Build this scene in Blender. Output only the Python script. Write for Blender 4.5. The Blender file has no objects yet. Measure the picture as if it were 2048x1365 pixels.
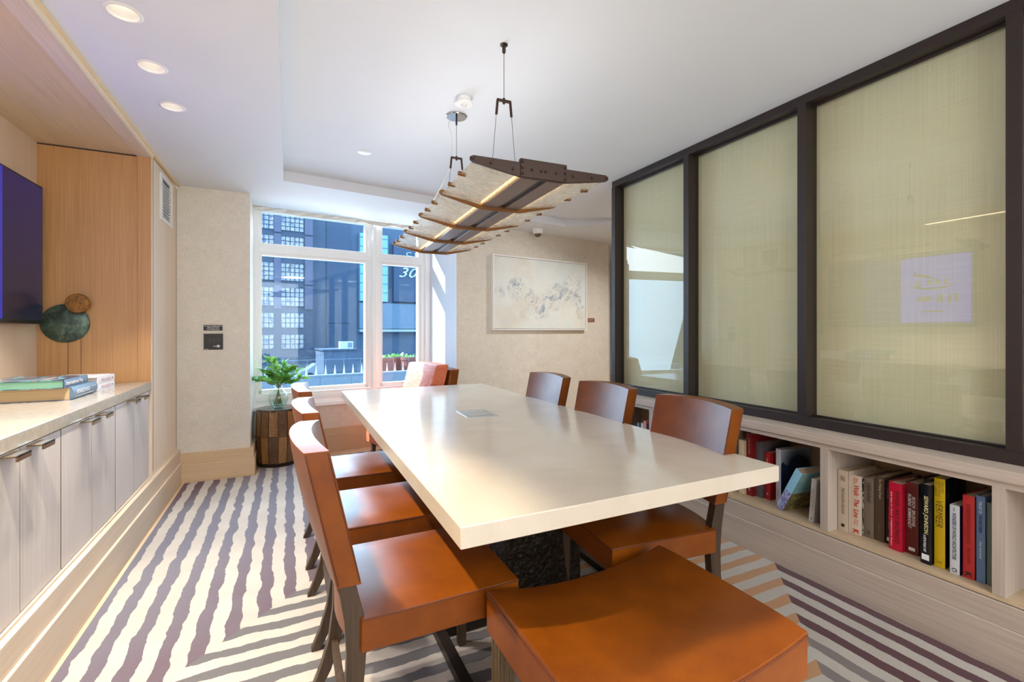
import bpy, bmesh, math, random
from mathutils import Vector, Matrix
random.seed(7)
C = bpy.context.scene.collection
PI = math.pi
R = math.radians

# ------------------------------------------------------------------ helpers
def lin(c):
    out = []
    for v in c[:3]:
        v = v / 255.0
        out.append(v / 12.92 if v <= 0.04045 else ((v + 0.055) / 1.055) ** 2.4)
    return (out[0], out[1], out[2], 1.0)

class NT:
    def __init__(s, name):
        s.m = bpy.data.materials.new(name); s.m.use_nodes = True
        s.t = s.m.node_tree; s.t.nodes.clear()
        s.out = s.t.nodes.new('ShaderNodeOutputMaterial')
    def n(s, typ, **kw):
        nd = s.t.nodes.new(typ)
        for k, v in kw.items():
            if k.startswith('i_'):
                key = k[2:].replace('_', ' ')
                sock = nd.inputs[int(key)] if key.isdigit() else nd.inputs[key]
                s.put(sock, v)
            else: setattr(nd, k, v)
        return nd
    def put(s, sock, v):
        if isinstance(v, bpy.types.NodeSocket): s.t.links.new(v, sock)
        elif isinstance(v, bpy.types.Node): s.t.links.new(v.outputs[0], sock)
        else: sock.default_value = v
    def math(s, op, a, b=None, c=None, clamp=False):
        nd = s.t.nodes.new('ShaderNodeMath'); nd.operation = op; nd.use_clamp = clamp
        s.put(nd.inputs[0], a)
        if b is not None: s.put(nd.inputs[1], b)
        if c is not None: s.put(nd.inputs[2], c)
        return nd.outputs[0]
    def mix(s, f, a, b):
        nd = s.t.nodes.new('ShaderNodeMix'); nd.data_type = 'RGBA'
        s.put(nd.inputs[0], f); s.put(nd.inputs[6], a); s.put(nd.inputs[7], b)
        return nd.outputs[2]
    def coord(s, kind='Object', scale=(1, 1, 1), rot=(0, 0, 0), loc=(0, 0, 0)):
        tc = s.t.nodes.new('ShaderNodeTexCoord')
        mp = s.t.nodes.new('ShaderNodeMapping')
        s.t.links.new(tc.outputs[kind], mp.inputs[0])
        mp.inputs['Scale'].default_value = scale; mp.inputs['Rotation'].default_value = rot
        mp.inputs['Location'].default_value = loc
        return mp.outputs[0]
    def noise(s, vec, scale=5, detail=3, rough=.5, dist=0):
        return s.n('ShaderNodeTexNoise', i_Vector=vec, i_Scale=scale, i_Detail=detail, i_Roughness=rough, i_Distortion=dist).outputs[0]
    def ramp(s, f, stops):
        nd = s.t.nodes.new('ShaderNodeValToRGB'); s.put(nd.inputs[0], f)
        el = nd.color_ramp.elements
        while len(el) < len(stops): el.new(.5)
        for e, (p, c) in zip(el, stops):
            e.position = p; e.color = c if len(c) == 4 else lin(c)
        return nd.outputs[0]
    def bsdf(s, **kw):
        b = s.n('ShaderNodeBsdfPrincipled')
        for k, v in kw.items(): s.put(b.inputs[k.replace('_', ' ')], v)
        s.t.links.new(b.outputs[0], s.out.inputs[0]); return b
    def bump(s, h, strength=.2, dist=.01):
        return s.n('ShaderNodeBump', i_Height=h, i_Strength=strength, i_Distance=dist).outputs[0]

def plain(name, col, rough=.5, metal=0, spec=.5, vary=0, vscale=8, bump=0, bscale=60, emit=None, estr=0, coat=0):
    t = NT(name); c = lin(col); kw = {}
    if vary:
        f = t.noise(t.coord(), vscale, 4, .6)
        d = lin([max(0, v * (1 - vary)) for v in col]); l = lin([min(255, v * (1 + vary)) for v in col])
        c = t.ramp(f, [(.3, d), (.7, l)])
    if bump:
        kw['Normal'] = t.bump(t.noise(t.coord(), bscale, 3), bump, .004)
    if emit is not None: kw['Emission_Color'] = lin(emit); kw['Emission_Strength'] = estr
    t.bsdf(Base_Color=c, Roughness=rough, Metallic=metal, Specular_IOR_Level=spec, Coat_Weight=coat, **kw)
    return t.m

def wood(name, c1, c2, axis='z', rough=.45, fine=170, along=2.2, knot=.0):
    t = NT(name)
    sc = {'x': (along, fine, fine), 'y': (fine, along, fine), 'z': (fine, fine, along)}[axis]
    sb = {'x': (.5, 9, 9), 'y': (9, .5, 9), 'z': (9, 9, .35)}[axis]
    f = t.noise(t.coord(scale=sc), 1, 3, .6)
    g = t.noise(t.coord(scale=sb), 1, 3, .6)
    h = t.math('ADD', t.math('MULTIPLY', f, .65), t.math('MULTIPLY', g, .35))
    col = t.ramp(h, [(.36, c1), (.64, c2)])
    t.bsdf(Base_Color=col, Roughness=rough, Normal=t.bump(f, .12, .002))
    return t.m

def glassy(name, tint=(1, 1, 1, 1), rough=0.0, refl=1.0, ior=1.5):
    # thin pane: fresnel reflection over a clear tinted pass-through
    t = NT(name)
    fa_ = t.n('ShaderNodeLayerWeight', i_Blend=.5).outputs['Facing']
    r0 = ((ior-1)/(ior+1))**2
    f = t.math('MULTIPLY', t.math('MULTIPLY_ADD', t.math('POWER', fa_, 5.0), 1-r0, r0), refl, clamp=True)
    tr = t.n('ShaderNodeBsdfTransparent', i_Color=tint)
    gl = t.n('ShaderNodeBsdfGlossy', i_Roughness=rough)
    mx = t.n('ShaderNodeMixShader', i_0=f); t.t.links.new(tr.outputs[0], mx.inputs[1]); t.t.links.new(gl.outputs[0], mx.inputs[2])
    t.t.links.new(mx.outputs[0], t.out.inputs[0]); return t.m

class MB:
    def __init__(s): s.b = bmesh.new()
    def box(s, x0, x1, y0, y1, z0, z1, M=None, mi=0):
        vs = [s.b.verts.new(v) for v in ((x0,y0,z0),(x1,y0,z0),(x1,y1,z0),(x0,y1,z0),(x0,y0,z1),(x1,y0,z1),(x1,y1,z1),(x0,y1,z1))]
        if M is not None:
            for v in vs: v.co = M @ v.co
        for f in ((0,3,2,1),(4,5,6,7),(0,1,5,4),(1,2,6,5),(2,3,7,6),(3,0,4,7)):
            fc = s.b.faces.new([vs[i] for i in f]); fc.material_index = mi
        return s
    def prism(s, poly, a0, a1, axis='z', mi=0, M=None):
        def P(p, a):
            if axis == 'z': return (p[0], p[1], a)
            if axis == 'x': return (a, p[0], p[1])
            return (p[0], a, p[1])
        A = [s.b.verts.new(P(p, a0)) for p in poly]; B = [s.b.verts.new(P(p, a1)) for p in poly]
        if M is not None:
            for v in A + B: v.co = M @ v.co
        n = len(poly)
        for i in range(n):
            s.b.faces.new([A[i], A[(i+1)%n], B[(i+1)%n], B[i]]).material_index = mi
        s.b.faces.new(A[::-1]).material_index = mi; s.b.faces.new(B).material_index = mi
        return s
    def tube(s, pts, rad, seg=10, cap=True, mi=0):
        pts = [Vector(p) for p in pts]; rr = rad if isinstance(rad, (list, tuple)) else [rad]*len(pts)
        rings = []; prev = None
        for i, p in enumerate(pts):
            d = (pts[min(i+1, len(pts)-1)] - pts[max(i-1, 0)]).normalized()
            if prev is None:
                a = d.cross(Vector((0,0,1)))
                if a.length < .1: a = d.cross(Vector((1,0,0)))
            else: a = prev - d*prev.dot(d)
            a.normalize(); prev = a; b = d.cross(a)
            rings.append([s.b.verts.new(p + (a*math.cos(2*PI*k/seg) + b*math.sin(2*PI*k/seg))*rr[i]) for k in range(seg)])
        for r0, r1 in zip(rings, rings[1:]):
            for k in range(seg):
                s.b.faces.new([r0[k], r0[(k+1)%seg], r1[(k+1)%seg], r1[k]]).material_index = mi
        if cap:
            s.b.faces.new(rings[0][::-1]).material_index = mi; s.b.faces.new(rings[-1]).material_index = mi
        return s
    def bar(s, pts, w, d, wdir=(0,1,0), mi=0):
        # rectangular section swept along pts; w along wdir
        wd = Vector(wdir).normalized(); pts = [Vector(p) for p in pts]; rings = []
        ws = w if isinstance(w, (list, tuple)) else [w]*len(pts); ds = d if isinstance(d, (list, tuple)) else [d]*len(pts)
        for i, p in enumerate(pts):
            t = (pts[min(i+1, len(pts)-1)] - pts[max(i-1, 0)]).normalized()
            o = t.cross(wd).normalized()
            if i in (0, len(pts)-1): 
                o2 = Vector((o.x, o.y, 0)) if abs(t.z) > .6 else o
                o = o2.normalized()
            rings.append([s.b.verts.new(p + wd*a*ws[i]/2 + o*b*ds[i]/2) for a, b in ((-1,-1),(1,-1),(1,1),(-1,1))])
        for r0, r1 in zip(rings, rings[1:]):
            for k in range(4): s.b.faces.new([r0[k], r0[(k+1)%4], r1[(k+1)%4], r1[k]]).material_index = mi
        s.b.faces.new(rings[0][::-1]); s.b.faces.new(rings[-1]); return s
    def lathe(s, prof, seg=32, c=(0,0,0), mi=0, closed=False):
        c = Vector(c); rings = []
        for r, z in prof:
            if r < 1e-5: rings.append([s.b.verts.new(c + Vector((0,0,z)))])
            else: rings.append([s.b.verts.new(c + Vector((r*math.cos(2*PI*k/seg), r*math.sin(2*PI*k/seg), z))) for k in range(seg)])
        pr = list(zip(rings, rings[1:]))
        if closed: pr.append((rings[-1], rings[0]))
        for a, b in pr:
            for k in range(seg):
                k2 = (k+1)%seg
                if len(a) == 1 and len(b) == 1: continue
                if len(a) == 1: f = [a[0], b[k2], b[k]]
                elif len(b) == 1: f = [a[k], a[k2], b[0]]
                else: f = [a[k], a[k2], b[k2], b[k]]
                s.b.faces.new(f).material_index = mi
        return s
    def grid(s, fn, nu, nv, mi=0):
        V = [[s.b.verts.new(fn(i/nu, j/nv)) for j in range(nv+1)] for i in range(nu+1)]
        for i in range(nu):
            for j in range(nv): s.b.faces.new([V[i][j], V[i+1][j], V[i+1][j+1], V[i][j+1]]).material_index = mi
        return V
    def soft(s, x0, x1, y0, y1, z0, z1, n=10, fn=None, nz=3):
        # subdivided box surface, optional displacement fn(co, u, v, w)
        seen = {}
        def V(i, j, k):
            if (i, j, k) not in seen:
                u, v, w = i/n*2-1, j/n*2-1, k/nz*2-1
                co = Vector((x0+(x1-x0)*i/n, y0+(y1-y0)*j/n, z0+(z1-z0)*k/nz))
                if fn: co = Vector(fn(co, u, v, w))
                seen[(i,j,k)] = s.b.verts.new(co)
            return seen[(i,j,k)]
        for i in range(n):
            for j in range(n):
                s.b.faces.new([V(i,j,0),V(i,j+1,0),V(i+1,j+1,0),V(i+1,j,0)])
                s.b.faces.new([V(i,j,nz),V(i+1,j,nz),V(i+1,j+1,nz),V(i,j+1,nz)])
        for i in range(n):
            for k in range(nz):
                s.b.faces.new([V(i,0,k),V(i+1,0,k),V(i+1,0,k+1),V(i,0,k+1)])
                s.b.faces.new([V(i,n,k),V(i,n,k+1),V(i+1,n,k+1),V(i+1,n,k)])
                s.b.faces.new([V(0,i,k),V(0,i,k+1),V(0,i+1,k+1),V(0,i+1,k)])
                s.b.faces.new([V(n,i,k),V(n,i+1,k),V(n,i+1,k+1),V(n,i,k+1)])
        return s
    def xf(s, M):
        bmesh.ops.transform(s.b, matrix=M, verts=s.b.verts); return s
    def build(s, name, mat, parent=None, bevel=0, seg=2, smooth=True, ang=35, norm=True):
        if norm: bmesh.ops.recalc_face_normals(s.b, faces=s.b.faces)
        me = bpy.data.meshes.new(name); s.b.to_mesh(me); s.b.free()
        for m in (mat if isinstance(mat, (list, tuple)) else [mat]): me.materials.append(m)
        if smooth:
            me.shade_smooth(); me.set_sharp_from_angle(angle=R(ang))
        o = bpy.data.objects.new(name, me); C.objects.link(o)
        if parent: o.parent = parent
        if bevel:
            b = o.modifiers.new('Bevel', 'BEVEL'); b.width = bevel; b.segments = seg; b.limit_method = 'ANGLE'; b.angle_limit = R(40)
            b.harden_normals = False
        return o

def tag(o, label, cat, group=None, kind=None):
    o['label'] = label; o['category'] = cat
    if group: o['group'] = group
    if kind: o['kind'] = kind
    return o
def empty(name, loc=(0,0,0), rz=0, label=None, cat=None, group=None):
    o = bpy.data.objects.new(name, None); C.objects.link(o); o.location = loc; o.rotation_euler = (0,0,rz)
    o.empty_display_size = .05
    if label: tag(o, label, cat, group)
    return o
def struct(o): o['kind'] = 'structure'; return o
def copy_tree(o, parent=None):
    c = o.copy(); C.objects.link(c)
    if parent: c.parent = parent
    for ch in list(o.children): copy_tree(ch, c)
    return c

def text(name, body, mat, M, parent, w=None, h=None, depth=.0006, italic=0, bold=0):
    """flat lettering in the local xy plane, centred, scaled to w x h, then placed by M"""
    cu = bpy.data.curves.new('lettering', 'FONT'); cu.body = body; cu.size = 1; cu.extrude = 0.0; cu.shear = italic
    cu.offset = bold; cu.resolution_u = 2
    tmp = bpy.data.objects.new('lettering_source', cu); C.objects.link(tmp)
    dg = bpy.context.evaluated_depsgraph_get()
    me = bpy.data.meshes.new_from_object(tmp.evaluated_get(dg)); bpy.data.objects.remove(tmp)
    xs = [v.co.x for v in me.vertices]; ys = [v.co.y for v in me.vertices]
    cx, cy = (min(xs)+max(xs))/2, (min(ys)+max(ys))/2; W, H = max(xs)-min(xs), max(ys)-min(ys)
    sy = (h/H) if h else (w/W); sx = (w/W) if w else sy
    for v in me.vertices:
        v.co = M @ Vector(((v.co.x-cx)*sx, (v.co.y-cy)*sy, depth))
    me.materials.clear(); me.materials.append(mat)
    me.name = name
    o = bpy.data.objects.new(name, me); C.objects.link(o)
    if parent: o.parent = parent
    return o
def frame(ox, rx, uy):
    """matrix from origin, local x direction, local y direction"""
    rx = Vector(rx).normalized(); uy = Vector(uy).normalized(); nz = rx.cross(uy)
    return Matrix(((rx.x, uy.x, nz.x, ox[0]), (rx.y, uy.y, nz.y, ox[1]), (rx.z, uy.z, nz.z, ox[2]), (0,0,0,1)))

# ------------------------------------------------------------------ materials
white_paint = plain('ceiling_paint', (222, 225, 230), .75, vary=.006, vscale=2)
t = NT('linen_wallcovering')
a = t.noise(t.coord(scale=(420, 420, 18)), 1, 2); b = t.noise(t.coord(scale=(18, 18, 420)), 1, 2); g = t.noise(t.coord(), 9, 3)
h = t.math('ADD', a, b)
col = t.ramp(t.math('ADD', t.math('MULTIPLY', h, .42), t.math('MULTIPLY', g, .16)), [(.38, (216, 207, 191)), (.62, (240, 233, 220))])
t.bsdf(Base_Color=col, Roughness=.85, Normal=t.bump(h, .25, .002)); linen = t.m

oak_warm = wood('warm_oak_veneer', (182, 134, 84), (202, 156, 104), 'z')
oak_pale = wood('pale_oak_veneer', (218, 197, 172), (230, 211, 188), 'z', fine=140)
oak_ceil = wood('pale_oak_soffit', (208, 184, 148), (224, 203, 170), 'y', fine=140)
oak_beam = wood('oak_beam_edge', (208, 190, 170), (224, 208, 190), 'y')
door_oak = wood('limed_oak_door', (188, 177, 169), (203, 194, 187), 'z', fine=120)
base_oak = wood('limed_oak_baseboard', (200, 178, 152), (214, 194, 170), 'y', fine=150)
base_oak_x = wood('limed_oak_baseboard_across', (202, 172, 136), (216, 188, 152), 'x', fine=150)
shelf_oak = wood('greyed_oak_shelving', (178, 161, 146), (200, 184, 169), 'y', fine=150)
shelf_in = wood('oak_shelf_lining', (186, 162, 130), (205, 182, 150), 'y', fine=150)
floor_oak = wood('oak_floor', (205, 176, 138), (222, 196, 160), 'y', fine=60)
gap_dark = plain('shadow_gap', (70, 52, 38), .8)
bronze = plain('dark_bronze_frame', (40, 28, 23), .5, 0.0, .5, vary=.06, vscale=30)
brass = plain('aged_brass_pull', (150, 128, 100), .32, 1)
trim_white = plain('window_white_paint', (250, 249, 246), .45)
jamb_white = plain('jamb_white_paint', (206, 208, 214), .6)
black_plastic = plain('black_plastic', (18, 18, 20), .35)
chrome = plain('polished_chrome', (200, 205, 210), .08, 1)
white_plastic = plain('white_plastic', (236, 235, 232), .4)
steel = plain('steel_wire', (120, 118, 116), .35, 1)

t = NT('stone_tabletop')
f1 = t.noise(t.coord(), 3.2, 6, .6, .6); f2 = t.noise(t.coord(), 120, 3)
sp = t.n('ShaderNodeTexVoronoi', i_Vector=t.coord(), i_Scale=55.0).outputs['Distance']
spk = t.math('LESS_THAN', sp, .07)
base = t.ramp(t.math('ADD', t.math('MULTIPLY', f1, .8), t.math('MULTIPLY', f2, .2)), [(.35, (203, 190, 172)), (.65, (213, 201, 184))])
colr = t.mix(t.math('MULTIPLY', spk, .25), base, lin((150, 130, 105)))
t.bsdf(Base_Color=colr, Roughness=.16, Specular_IOR_Level=.55); stone = t.m
t = NT('quartz_worktop')
f1 = t.noise(t.coord(), 40, 4)
t.bsdf(Base_Color=t.ramp(f1, [(.4, (166, 158, 145)), (.6, (174, 167, 155))]), Roughness=.15); quartz = t.m

t = NT('cognac_leather')
v = t.n('ShaderNodeTexVoronoi', i_Vector=t.coord(), i_Scale=520.0, feature='F1').outputs['Distance']
w = t.noise(t.coord(scale=(8, 8, 8)), 1, 4, .6)
wr = t.noise(t.coord(scale=(14, 40, 14)), 1, 4, .6, 1.2)
colr = t.ramp(w, [(.3, (106, 50, 2)), (.7, (126, 64, 4))])
t.bsdf(Base_Color=colr, Roughness=.34, Specular_IOR_Level=.38, Normal=t.bump(t.math('ADD', t.math('MULTIPLY', v, .35), t.math('MULTIPLY', wr, .5)), .16, .0025)); leather = t.m
leather_dark = plain('leather_welt', (84, 34, 6), .4)
t = NT('wrinkled_leather')
wr = t.noise(t.coord(scale=(9, 9, 30)), 1, 5, .6, 2.0)
t.bsdf(Base_Color=t.ramp(wr, [(.3, (205, 96, 58)), (.7, (226, 124, 84))]), Roughness=.38, Normal=t.bump(wr, .6, .02)); leather_wr = t.m
leg_wood = wood('walnut_leg', (46, 33, 23), (76, 57, 39), 'z', .45, 60)
t = NT('hammered_bronze')
hv = t.noise(t.coord(), 26, 3, .5, 1.5)
t.bsdf(Base_Color=t.ramp(hv, [(.3, (26, 20, 15)), (.7, (46, 36, 26))]), Roughness=.35, Metallic=.6, Normal=t.bump(hv, .9, .02)); hammered = t.m
steel_brown = plain('brown_steel', (46, 36, 28), .4, .3)

# carpet: nested L-shaped bands, cut pile
t = NT('banded_wool_carpet')
co = t.coord()
sep = t.n('ShaderNodeSeparateXYZ', i_0=co)
wob = t.noise(t.coord(), 7.5, 2.5, .55); wob2 = t.noise(t.coord(loc=(3, 7, 0)), 7.5, 2.5, .55)
fine = t.noise(t.coord(), 160, 2); 
jx = t.math('MULTIPLY', t.math('SUBTRACT', wob, .5), .05); jy = t.math('MULTIPLY', t.math('SUBTRACT', wob2, .5), .05)
X0r = sep.outputs[0]; cal = t.math('MULTIPLY_ADD', t.math('GREATER_THAN', X0r, .95), -.62, 1.0)
jx = t.math('MULTIPLY', jx, cal); jy = t.math('MULTIPLY', jy, cal)
jf = t.math('MULTIPLY', t.math('SUBTRACT', fine, .5), .006)
X0, Y0 = sep.outputs[0], sep.outputs[1]
X = t.math('ADD', t.math('ADD', X0, jx), jf); Y = t.math('ADD', t.math('ADD', Y0, jy), jf)
# left pattern
d1 = t.math('SUBTRACT', t.math('SUBTRACT', Y0, 2.418), X0)
hz1 = t.math('LESS_THAN', d1, 0.0)
qL = t.mix(hz1, X, t.math('SUBTRACT', Y, 2.418))
d2 = t.math('ADD', t.math('SUBTRACT', Y0, X0), .712)
hz2 = t.math('GREATER_THAN', d2, 0.0)
qR = t.mix(hz2, X, t.math('ADD', Y, .712))
sL = t.math('LESS_THAN', t.math('FRACT', t.math('DIVIDE', t.math('ADD', qL, .354 + 11), .109)), .48)
sR = t.math('LESS_THAN', t.math('FRACT', t.math('DIVIDE', t.math('SUBTRACT', 2.35 + 11, qR), .110)), .47)
isR = t.math('GREATER_THAN', X0, .95)
stripe = t.mix(isR, sL, sR)
big = t.noise(t.coord(scale=(1.3, 1.3, 1)), 1, 3, .6)
nearm = t.math('MULTIPLY', t.math('SUBTRACT', 1.15, d1), .9, clamp=True)     # ikat dye shifts to plum near each mitre
farp = t.math('MULTIPLY', t.math('SUBTRACT', t.math('SUBTRACT', Y0, t.math('MULTIPLY', X0, 1.6)), 4.95), 2.0, clamp=True)
pl = t.math('MAXIMUM', t.math('MULTIPLY', nearm, t.math('MULTIPLY', big, 1.25)), farp, clamp=True)
colA = t.mix(pl, lin((110, 108, 120)), lin((88, 60, 70)))
colM = t.mix(isR, lin((98, 96, 98)), lin((184, 136, 94)))
colD = t.mix(t.math('GREATER_THAN', X, 1.955), lin((124, 114, 110)), lin((84, 42, 50)))
cs = t.mix(isR, t.mix(hz1, colA, colM), t.mix(hz2, colD, colM))
cream = t.ramp(t.noise(t.coord(), 5, 3), [(.3, (178, 170, 160)), (.7, (190, 182, 172))])
colr = t.mix(stripe, cream, cs)
pile = t.noise(t.coord(scale=(90, 260, 90)), 1, 3, .7)
colr = t.mix(t.math('MULTIPLY', t.math('SUBTRACT', pile, .35), .35, clamp=True), colr, lin((120, 105, 90)))
t.bsdf(Base_Color=colr, Roughness=.95, Specular_IOR_Level=.1, Sheen_Weight=.2,
       Normal=t.bump(t.math('ADD', t.math('MULTIPLY', pile, .6), t.math('MULTIPLY', stripe, .25)), .55, .008)); carpet_mat = t.m

t = NT('woven_shade_cloth')
ln = t.noise(t.coord(scale=(1, 330, 1.5)), 1, 2)
ln2 = t.noise(t.coord(scale=(1, 4, 260)), 1, 2)
t.bsdf(Base_Color=t.ramp(t.math('ADD', t.math('MULTIPLY', ln, .6), t.math('MULTIPLY', ln2, .4)), [(.4, (216, 206, 172)), (.6, (226, 217, 186))]), Roughness=.8); shade_mat = t.m
partition_glass = glassy('partition_glass', (.96, .98, .96, 1), 0, 1.25)
window_glass = glassy('window_glass', (.80, .92, 1.0, 1), 0, .9)
vase_glass = glassy('vase_glass', (.97, .99, .985, 1), 0, 1.6)
water_mat = glassy('vase_water', (.86, .95, .93, 1), 0, .6, 1.33)

# ------------------------------------------------------------------ room shell
ZC, ZS = 2.513, 2.43                       # raised ceiling, soffit
FP = [(-1.7, -2.4), (5.6, -2.4), (5.6, 6.8), (1.75, 6.8), (1.62, 5.40), (-.45, 5.19), (-1.7, 5.19)]
struct(MB().prism(FP, -.06, -.010).build('floor', floor_oak))
struct(MB().prism(FP, ZC, ZC+.06).build('ceiling', white_paint))
# lowered soffit: left strip and far band, with downlight openings
DL = [(-.553, 2.182), (-.553, 2.58), (-.553, 2.99)]
DLX = [(-.553, 1.37), (-.553, .5), (-.553, -.5)]
cut = MB()
for x, y in DL + DLX[:1]: cut.lathe([(0, 2.40), (.049, 2.40), (.049, 2.50), (0, 2.50)], 40, (x, y, 0))
cutter = cut.build('soffit_cutter', white_paint)
sof = MB().prism([(-.95, -2.3), (-.047, -2.3), (-.047, 4.112), (2.86, 4.543), (5.5, 2.633), (5.5, 6.7), (1.75, 6.7), (1.60, 5.39), (-.45, 5.12), (-.95, 5.12)], ZS, ZS+.012).build('soffit_raw', white_paint)
bo = sof.modifiers.new('b', 'BOOLEAN'); bo.operation = 'DIFFERENCE'; bo.object = cutter; bo.solver = 'EXACT'
me = bpy.data.meshes.new_from_object(sof.evaluated_get(bpy.context.evaluated_depsgraph_get()))
bpy.data.objects.remove(sof); bpy.data.objects.remove(cutter)
me.shade_flat() if hasattr(me, 'shade_flat') else None
sof = bpy.data.objects.new('ceiling_soffit', me); C.objects.link(sof); struct(sof)
fa = MB().box(-.047, -.035, -2.3, 4.10, ZS, ZC)
fa.prism([(-.047, 4.10), (2.86, 4.53), (2.86, 4.542), (-.047, 4.112)], ZS, ZC)
fa.prism([(2.86, 4.53), (5.5, 2.62), (5.5, 2.632), (2.86, 4.542)], ZS, ZC)
struct(fa.build('trim_5', white_paint))

UX, UY = .9915, .1299
def WM(ox, oy): return Matrix(((UX, -UY, 0, ox), (UY, UX, 0, oy), (0, 0, 1, 0), (0, 0, 0, 1)))
W = WM(0, 5.117)                            # window wall frame: x along wall, y outward
W2 = WM(2.286, 4.93)                        # painting wall
struct(MB().box(-.82, -.30, 4.607, 5.14, -.01, ZC).build('pillar', linen))
# window wall: below and above the window
ww = MB().box(-.6, 1.60, .02, .14, -.01, .50, W).box(-.6, -.335, .0, .14, .50, ZS, W)
struct(ww.build('wall_far', linen))
# splayed white window jamb
jb = MB().prism([(1.463, 5.33), (1.640, 4.905), (1.70, 4.93), (1.56, 5.35)], -.01, ZS)
jb.prism([(1.622, 4.935), (1.656, 4.848), (1.70, 4.862), (1.68, 4.945)], -.01, ZS)
struct(jb.build('wall_window_return', jamb_white))
struct(MB().box(-.637, 1.662, 0, .12, -.01, ZS, W2).build('wall_painting', linen))
wc = MB().box(3.95, 4.05, 5.27, 6.7, -.01, ZC).box(3.0, 5.6, 6.6, 6.7, -.01, ZC)
struct(wc.build('wall_corridor', jamb_white))
struct(MB().box(3.9, 5.6, 6.55, 6.6, -.01, .47).build('trim_6', base_oak_x))
struct(MB().box(5.5, 5.6, -2.3, 6.7, -.01, ZC).build('wall_right', jamb_white))
struct(MB().box(-1.6, 5.6, -2.4, -2.3, -.01, ZC).build('wall_back', linen))
struct(MB().box(2.66, 2.72, -2.3, 0.0, .73, ZC).build('wall_right_near', linen))

# left wall: tall pale panel, niche, beam
struct(MB().box(-1.46, -1.39, -2.3, 3.86, -.01, ZC).build('wall_left', oak_pale))
sd = MB().box(-1.39, -.8945, 3.83, 3.88, .80, 2.40)
struct(sd.build('wall_niche_end', oak_warm))
sm = MB().box(-1.2462, -1.2438, 3.8294, 3.8305, .9, 1.29).box(-1.1832, -1.1808, 3.8294, 3.8305, .9, 1.37)
sm.box(-.898, -.8915, 3.8315, 3.86, .9, 2.40).box(-1.39, -.8945, 3.8285, 3.8305, 2.391, 2.400)
struct(sm.build('trim_7', gap_dark))
struct(MB().box(-.892, -.822, 3.82, 3.88, .905, 2.40).build('trim_8', oak_warm))
pw = MB().box(-.885, -.82, 3.822, 4.61, .20, 2.405).box(-1.0, -.9, 3.86, 4.62, -.01, 2.43)
struct(pw.build('wall_panel', oak_pale))
struct(MB().box(-.8205, -.8188, 3.857, 3.8595, .3, 2.40).box(-.8205, -.8188, 4.567, 4.5695, .3, 2.40).build('trim_9', gap_dark))
struct(MB().box(-1.39, -.90, -2.3, 3.83, 2.40, 2.42).build('ceiling_niche', oak_ceil))
struct(MB().box(-.90, -.822, -2.3, 3.83, 2.393, 2.42).build('trim_1', oak_beam))
struct(MB().box(-.822, -.812, -2.3, 3.83, 2.399, 2.416).build('trim_2', plain('cream_reveal', (232, 222, 200), .6)))
struct(MB().box(-.824, -.800, -2.3, 4.605, 2.414, 2.4295, ).build('trim_3', wood('oak_crown_strip', (226, 200, 160), (238, 216, 180), 'y')))

# baseboards
bl = MB().box(-.86, -.785, -2.3, 4.607, -.01, .163).box(-.86, -.797, -2.3, 4.607, .163, .268).box(-.86, -.818, -2.3, 3.84, .268, .280)
struct(bl.build('baseboard_left', base_oak, bevel=.002))
bp = MB().box(-.80, -.262, 4.570, 4.61, -.01, .150).box(-.80, -.272, 4.582, 4.61, .150, .235)
bp.box(-.302, -.262, 4.610, 5.06, -.01, .150).box(-.302, -.272, 4.610, 5.07, .150, .235)
struct(bp.build('baseboard_pillar', base_oak_x, bevel=.002))
bf = MB().box(-.258, 1.47, -.035, .03, -.01, .140, W).box(-.258, 1.47, -.022, .03, .140, .225, W)
struct(bf.build('baseboard_far', base_oak_x, bevel=.002))
struct(MB().box(-.62, 1.662, -.03, .01, -.01, .14, W2).box(-.62, 1.662, -.018, .01, .14, .225, W2).build('baseboard_painting', base_oak_x, bevel=.002))

# carpet
tag(MB().prism([(-.762, -2.0), (2.350, -2.0), (2.350, 3.3), (3.4, 3.9), (3.4, 4.85), (1.6, 4.62), (1.2, 5.02), (-.2, 4.84), (-.255, 4.56), (-.762, 4.56)], -.0095, 0).build('carpet', carpet_mat),
    'cream wool carpet with wavy grey, plum and tan L-shaped bands', 'carpet')

# ------------------------------------------------------------------ window
wf = MB()
def wb(s0, s1, d0, d1, z0, z1): wf.box(s0, s1, d0, d1, z0, z1, W)
wb(-.345, -.292, -.030, .06, .472, 2.43); wb(-.352, -.335, -.038, -.02, .472, 2.43)
wb(-.292, -.262, -.012, .09, .60, 2.43); wb(-.262, -.232, .010, .08, .62, 2.40)      # left stile
wb(.757, .787, .010, .08, .62, 2.40); wb(.787, .830, -.002, .09, .60, 2.43); wb(.830, .868, -.030, .09, .60, 2.43)
wb(.868, .915, -.002, .09, .60, 2.43); wb(.915, .945, .010, .08, .62, 2.40)
wb(1.362, 1.392, .010, .08, .62, 2.40); wb(1.392, 1.44, -.002, .09, .60, 2.43); wb(1.44, 1.497, -.025, .10, .472, 2.43)
for s0, s1 in ((-.292, .830), (.868, 1.44)):
    wb(s0, s1, -.006, .085, 1.998, 2.045); wb(s0, s1, .004, .08, 2.045, 2.090); wb(s0+.03, s1-.03, .010, .08, 1.972, 1.998)
    wb(s0, s1, -.002, .09, 2.395, 2.43)
    wb(s0+.03, s1-.03, .010, .08, .625, .665)
wb(-.292, 1.44, -.020, .09, .595, .628)
wb(-.352, 1.497, -.026, .09, .560, .596); wb(-.352, 1.497, -.016, .09, .512, .562)
wb(-.352, 1.497, -.050, .10, .474, .513)
win = struct(wf.build('window_1', trim_white, bevel=.003))
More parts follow.
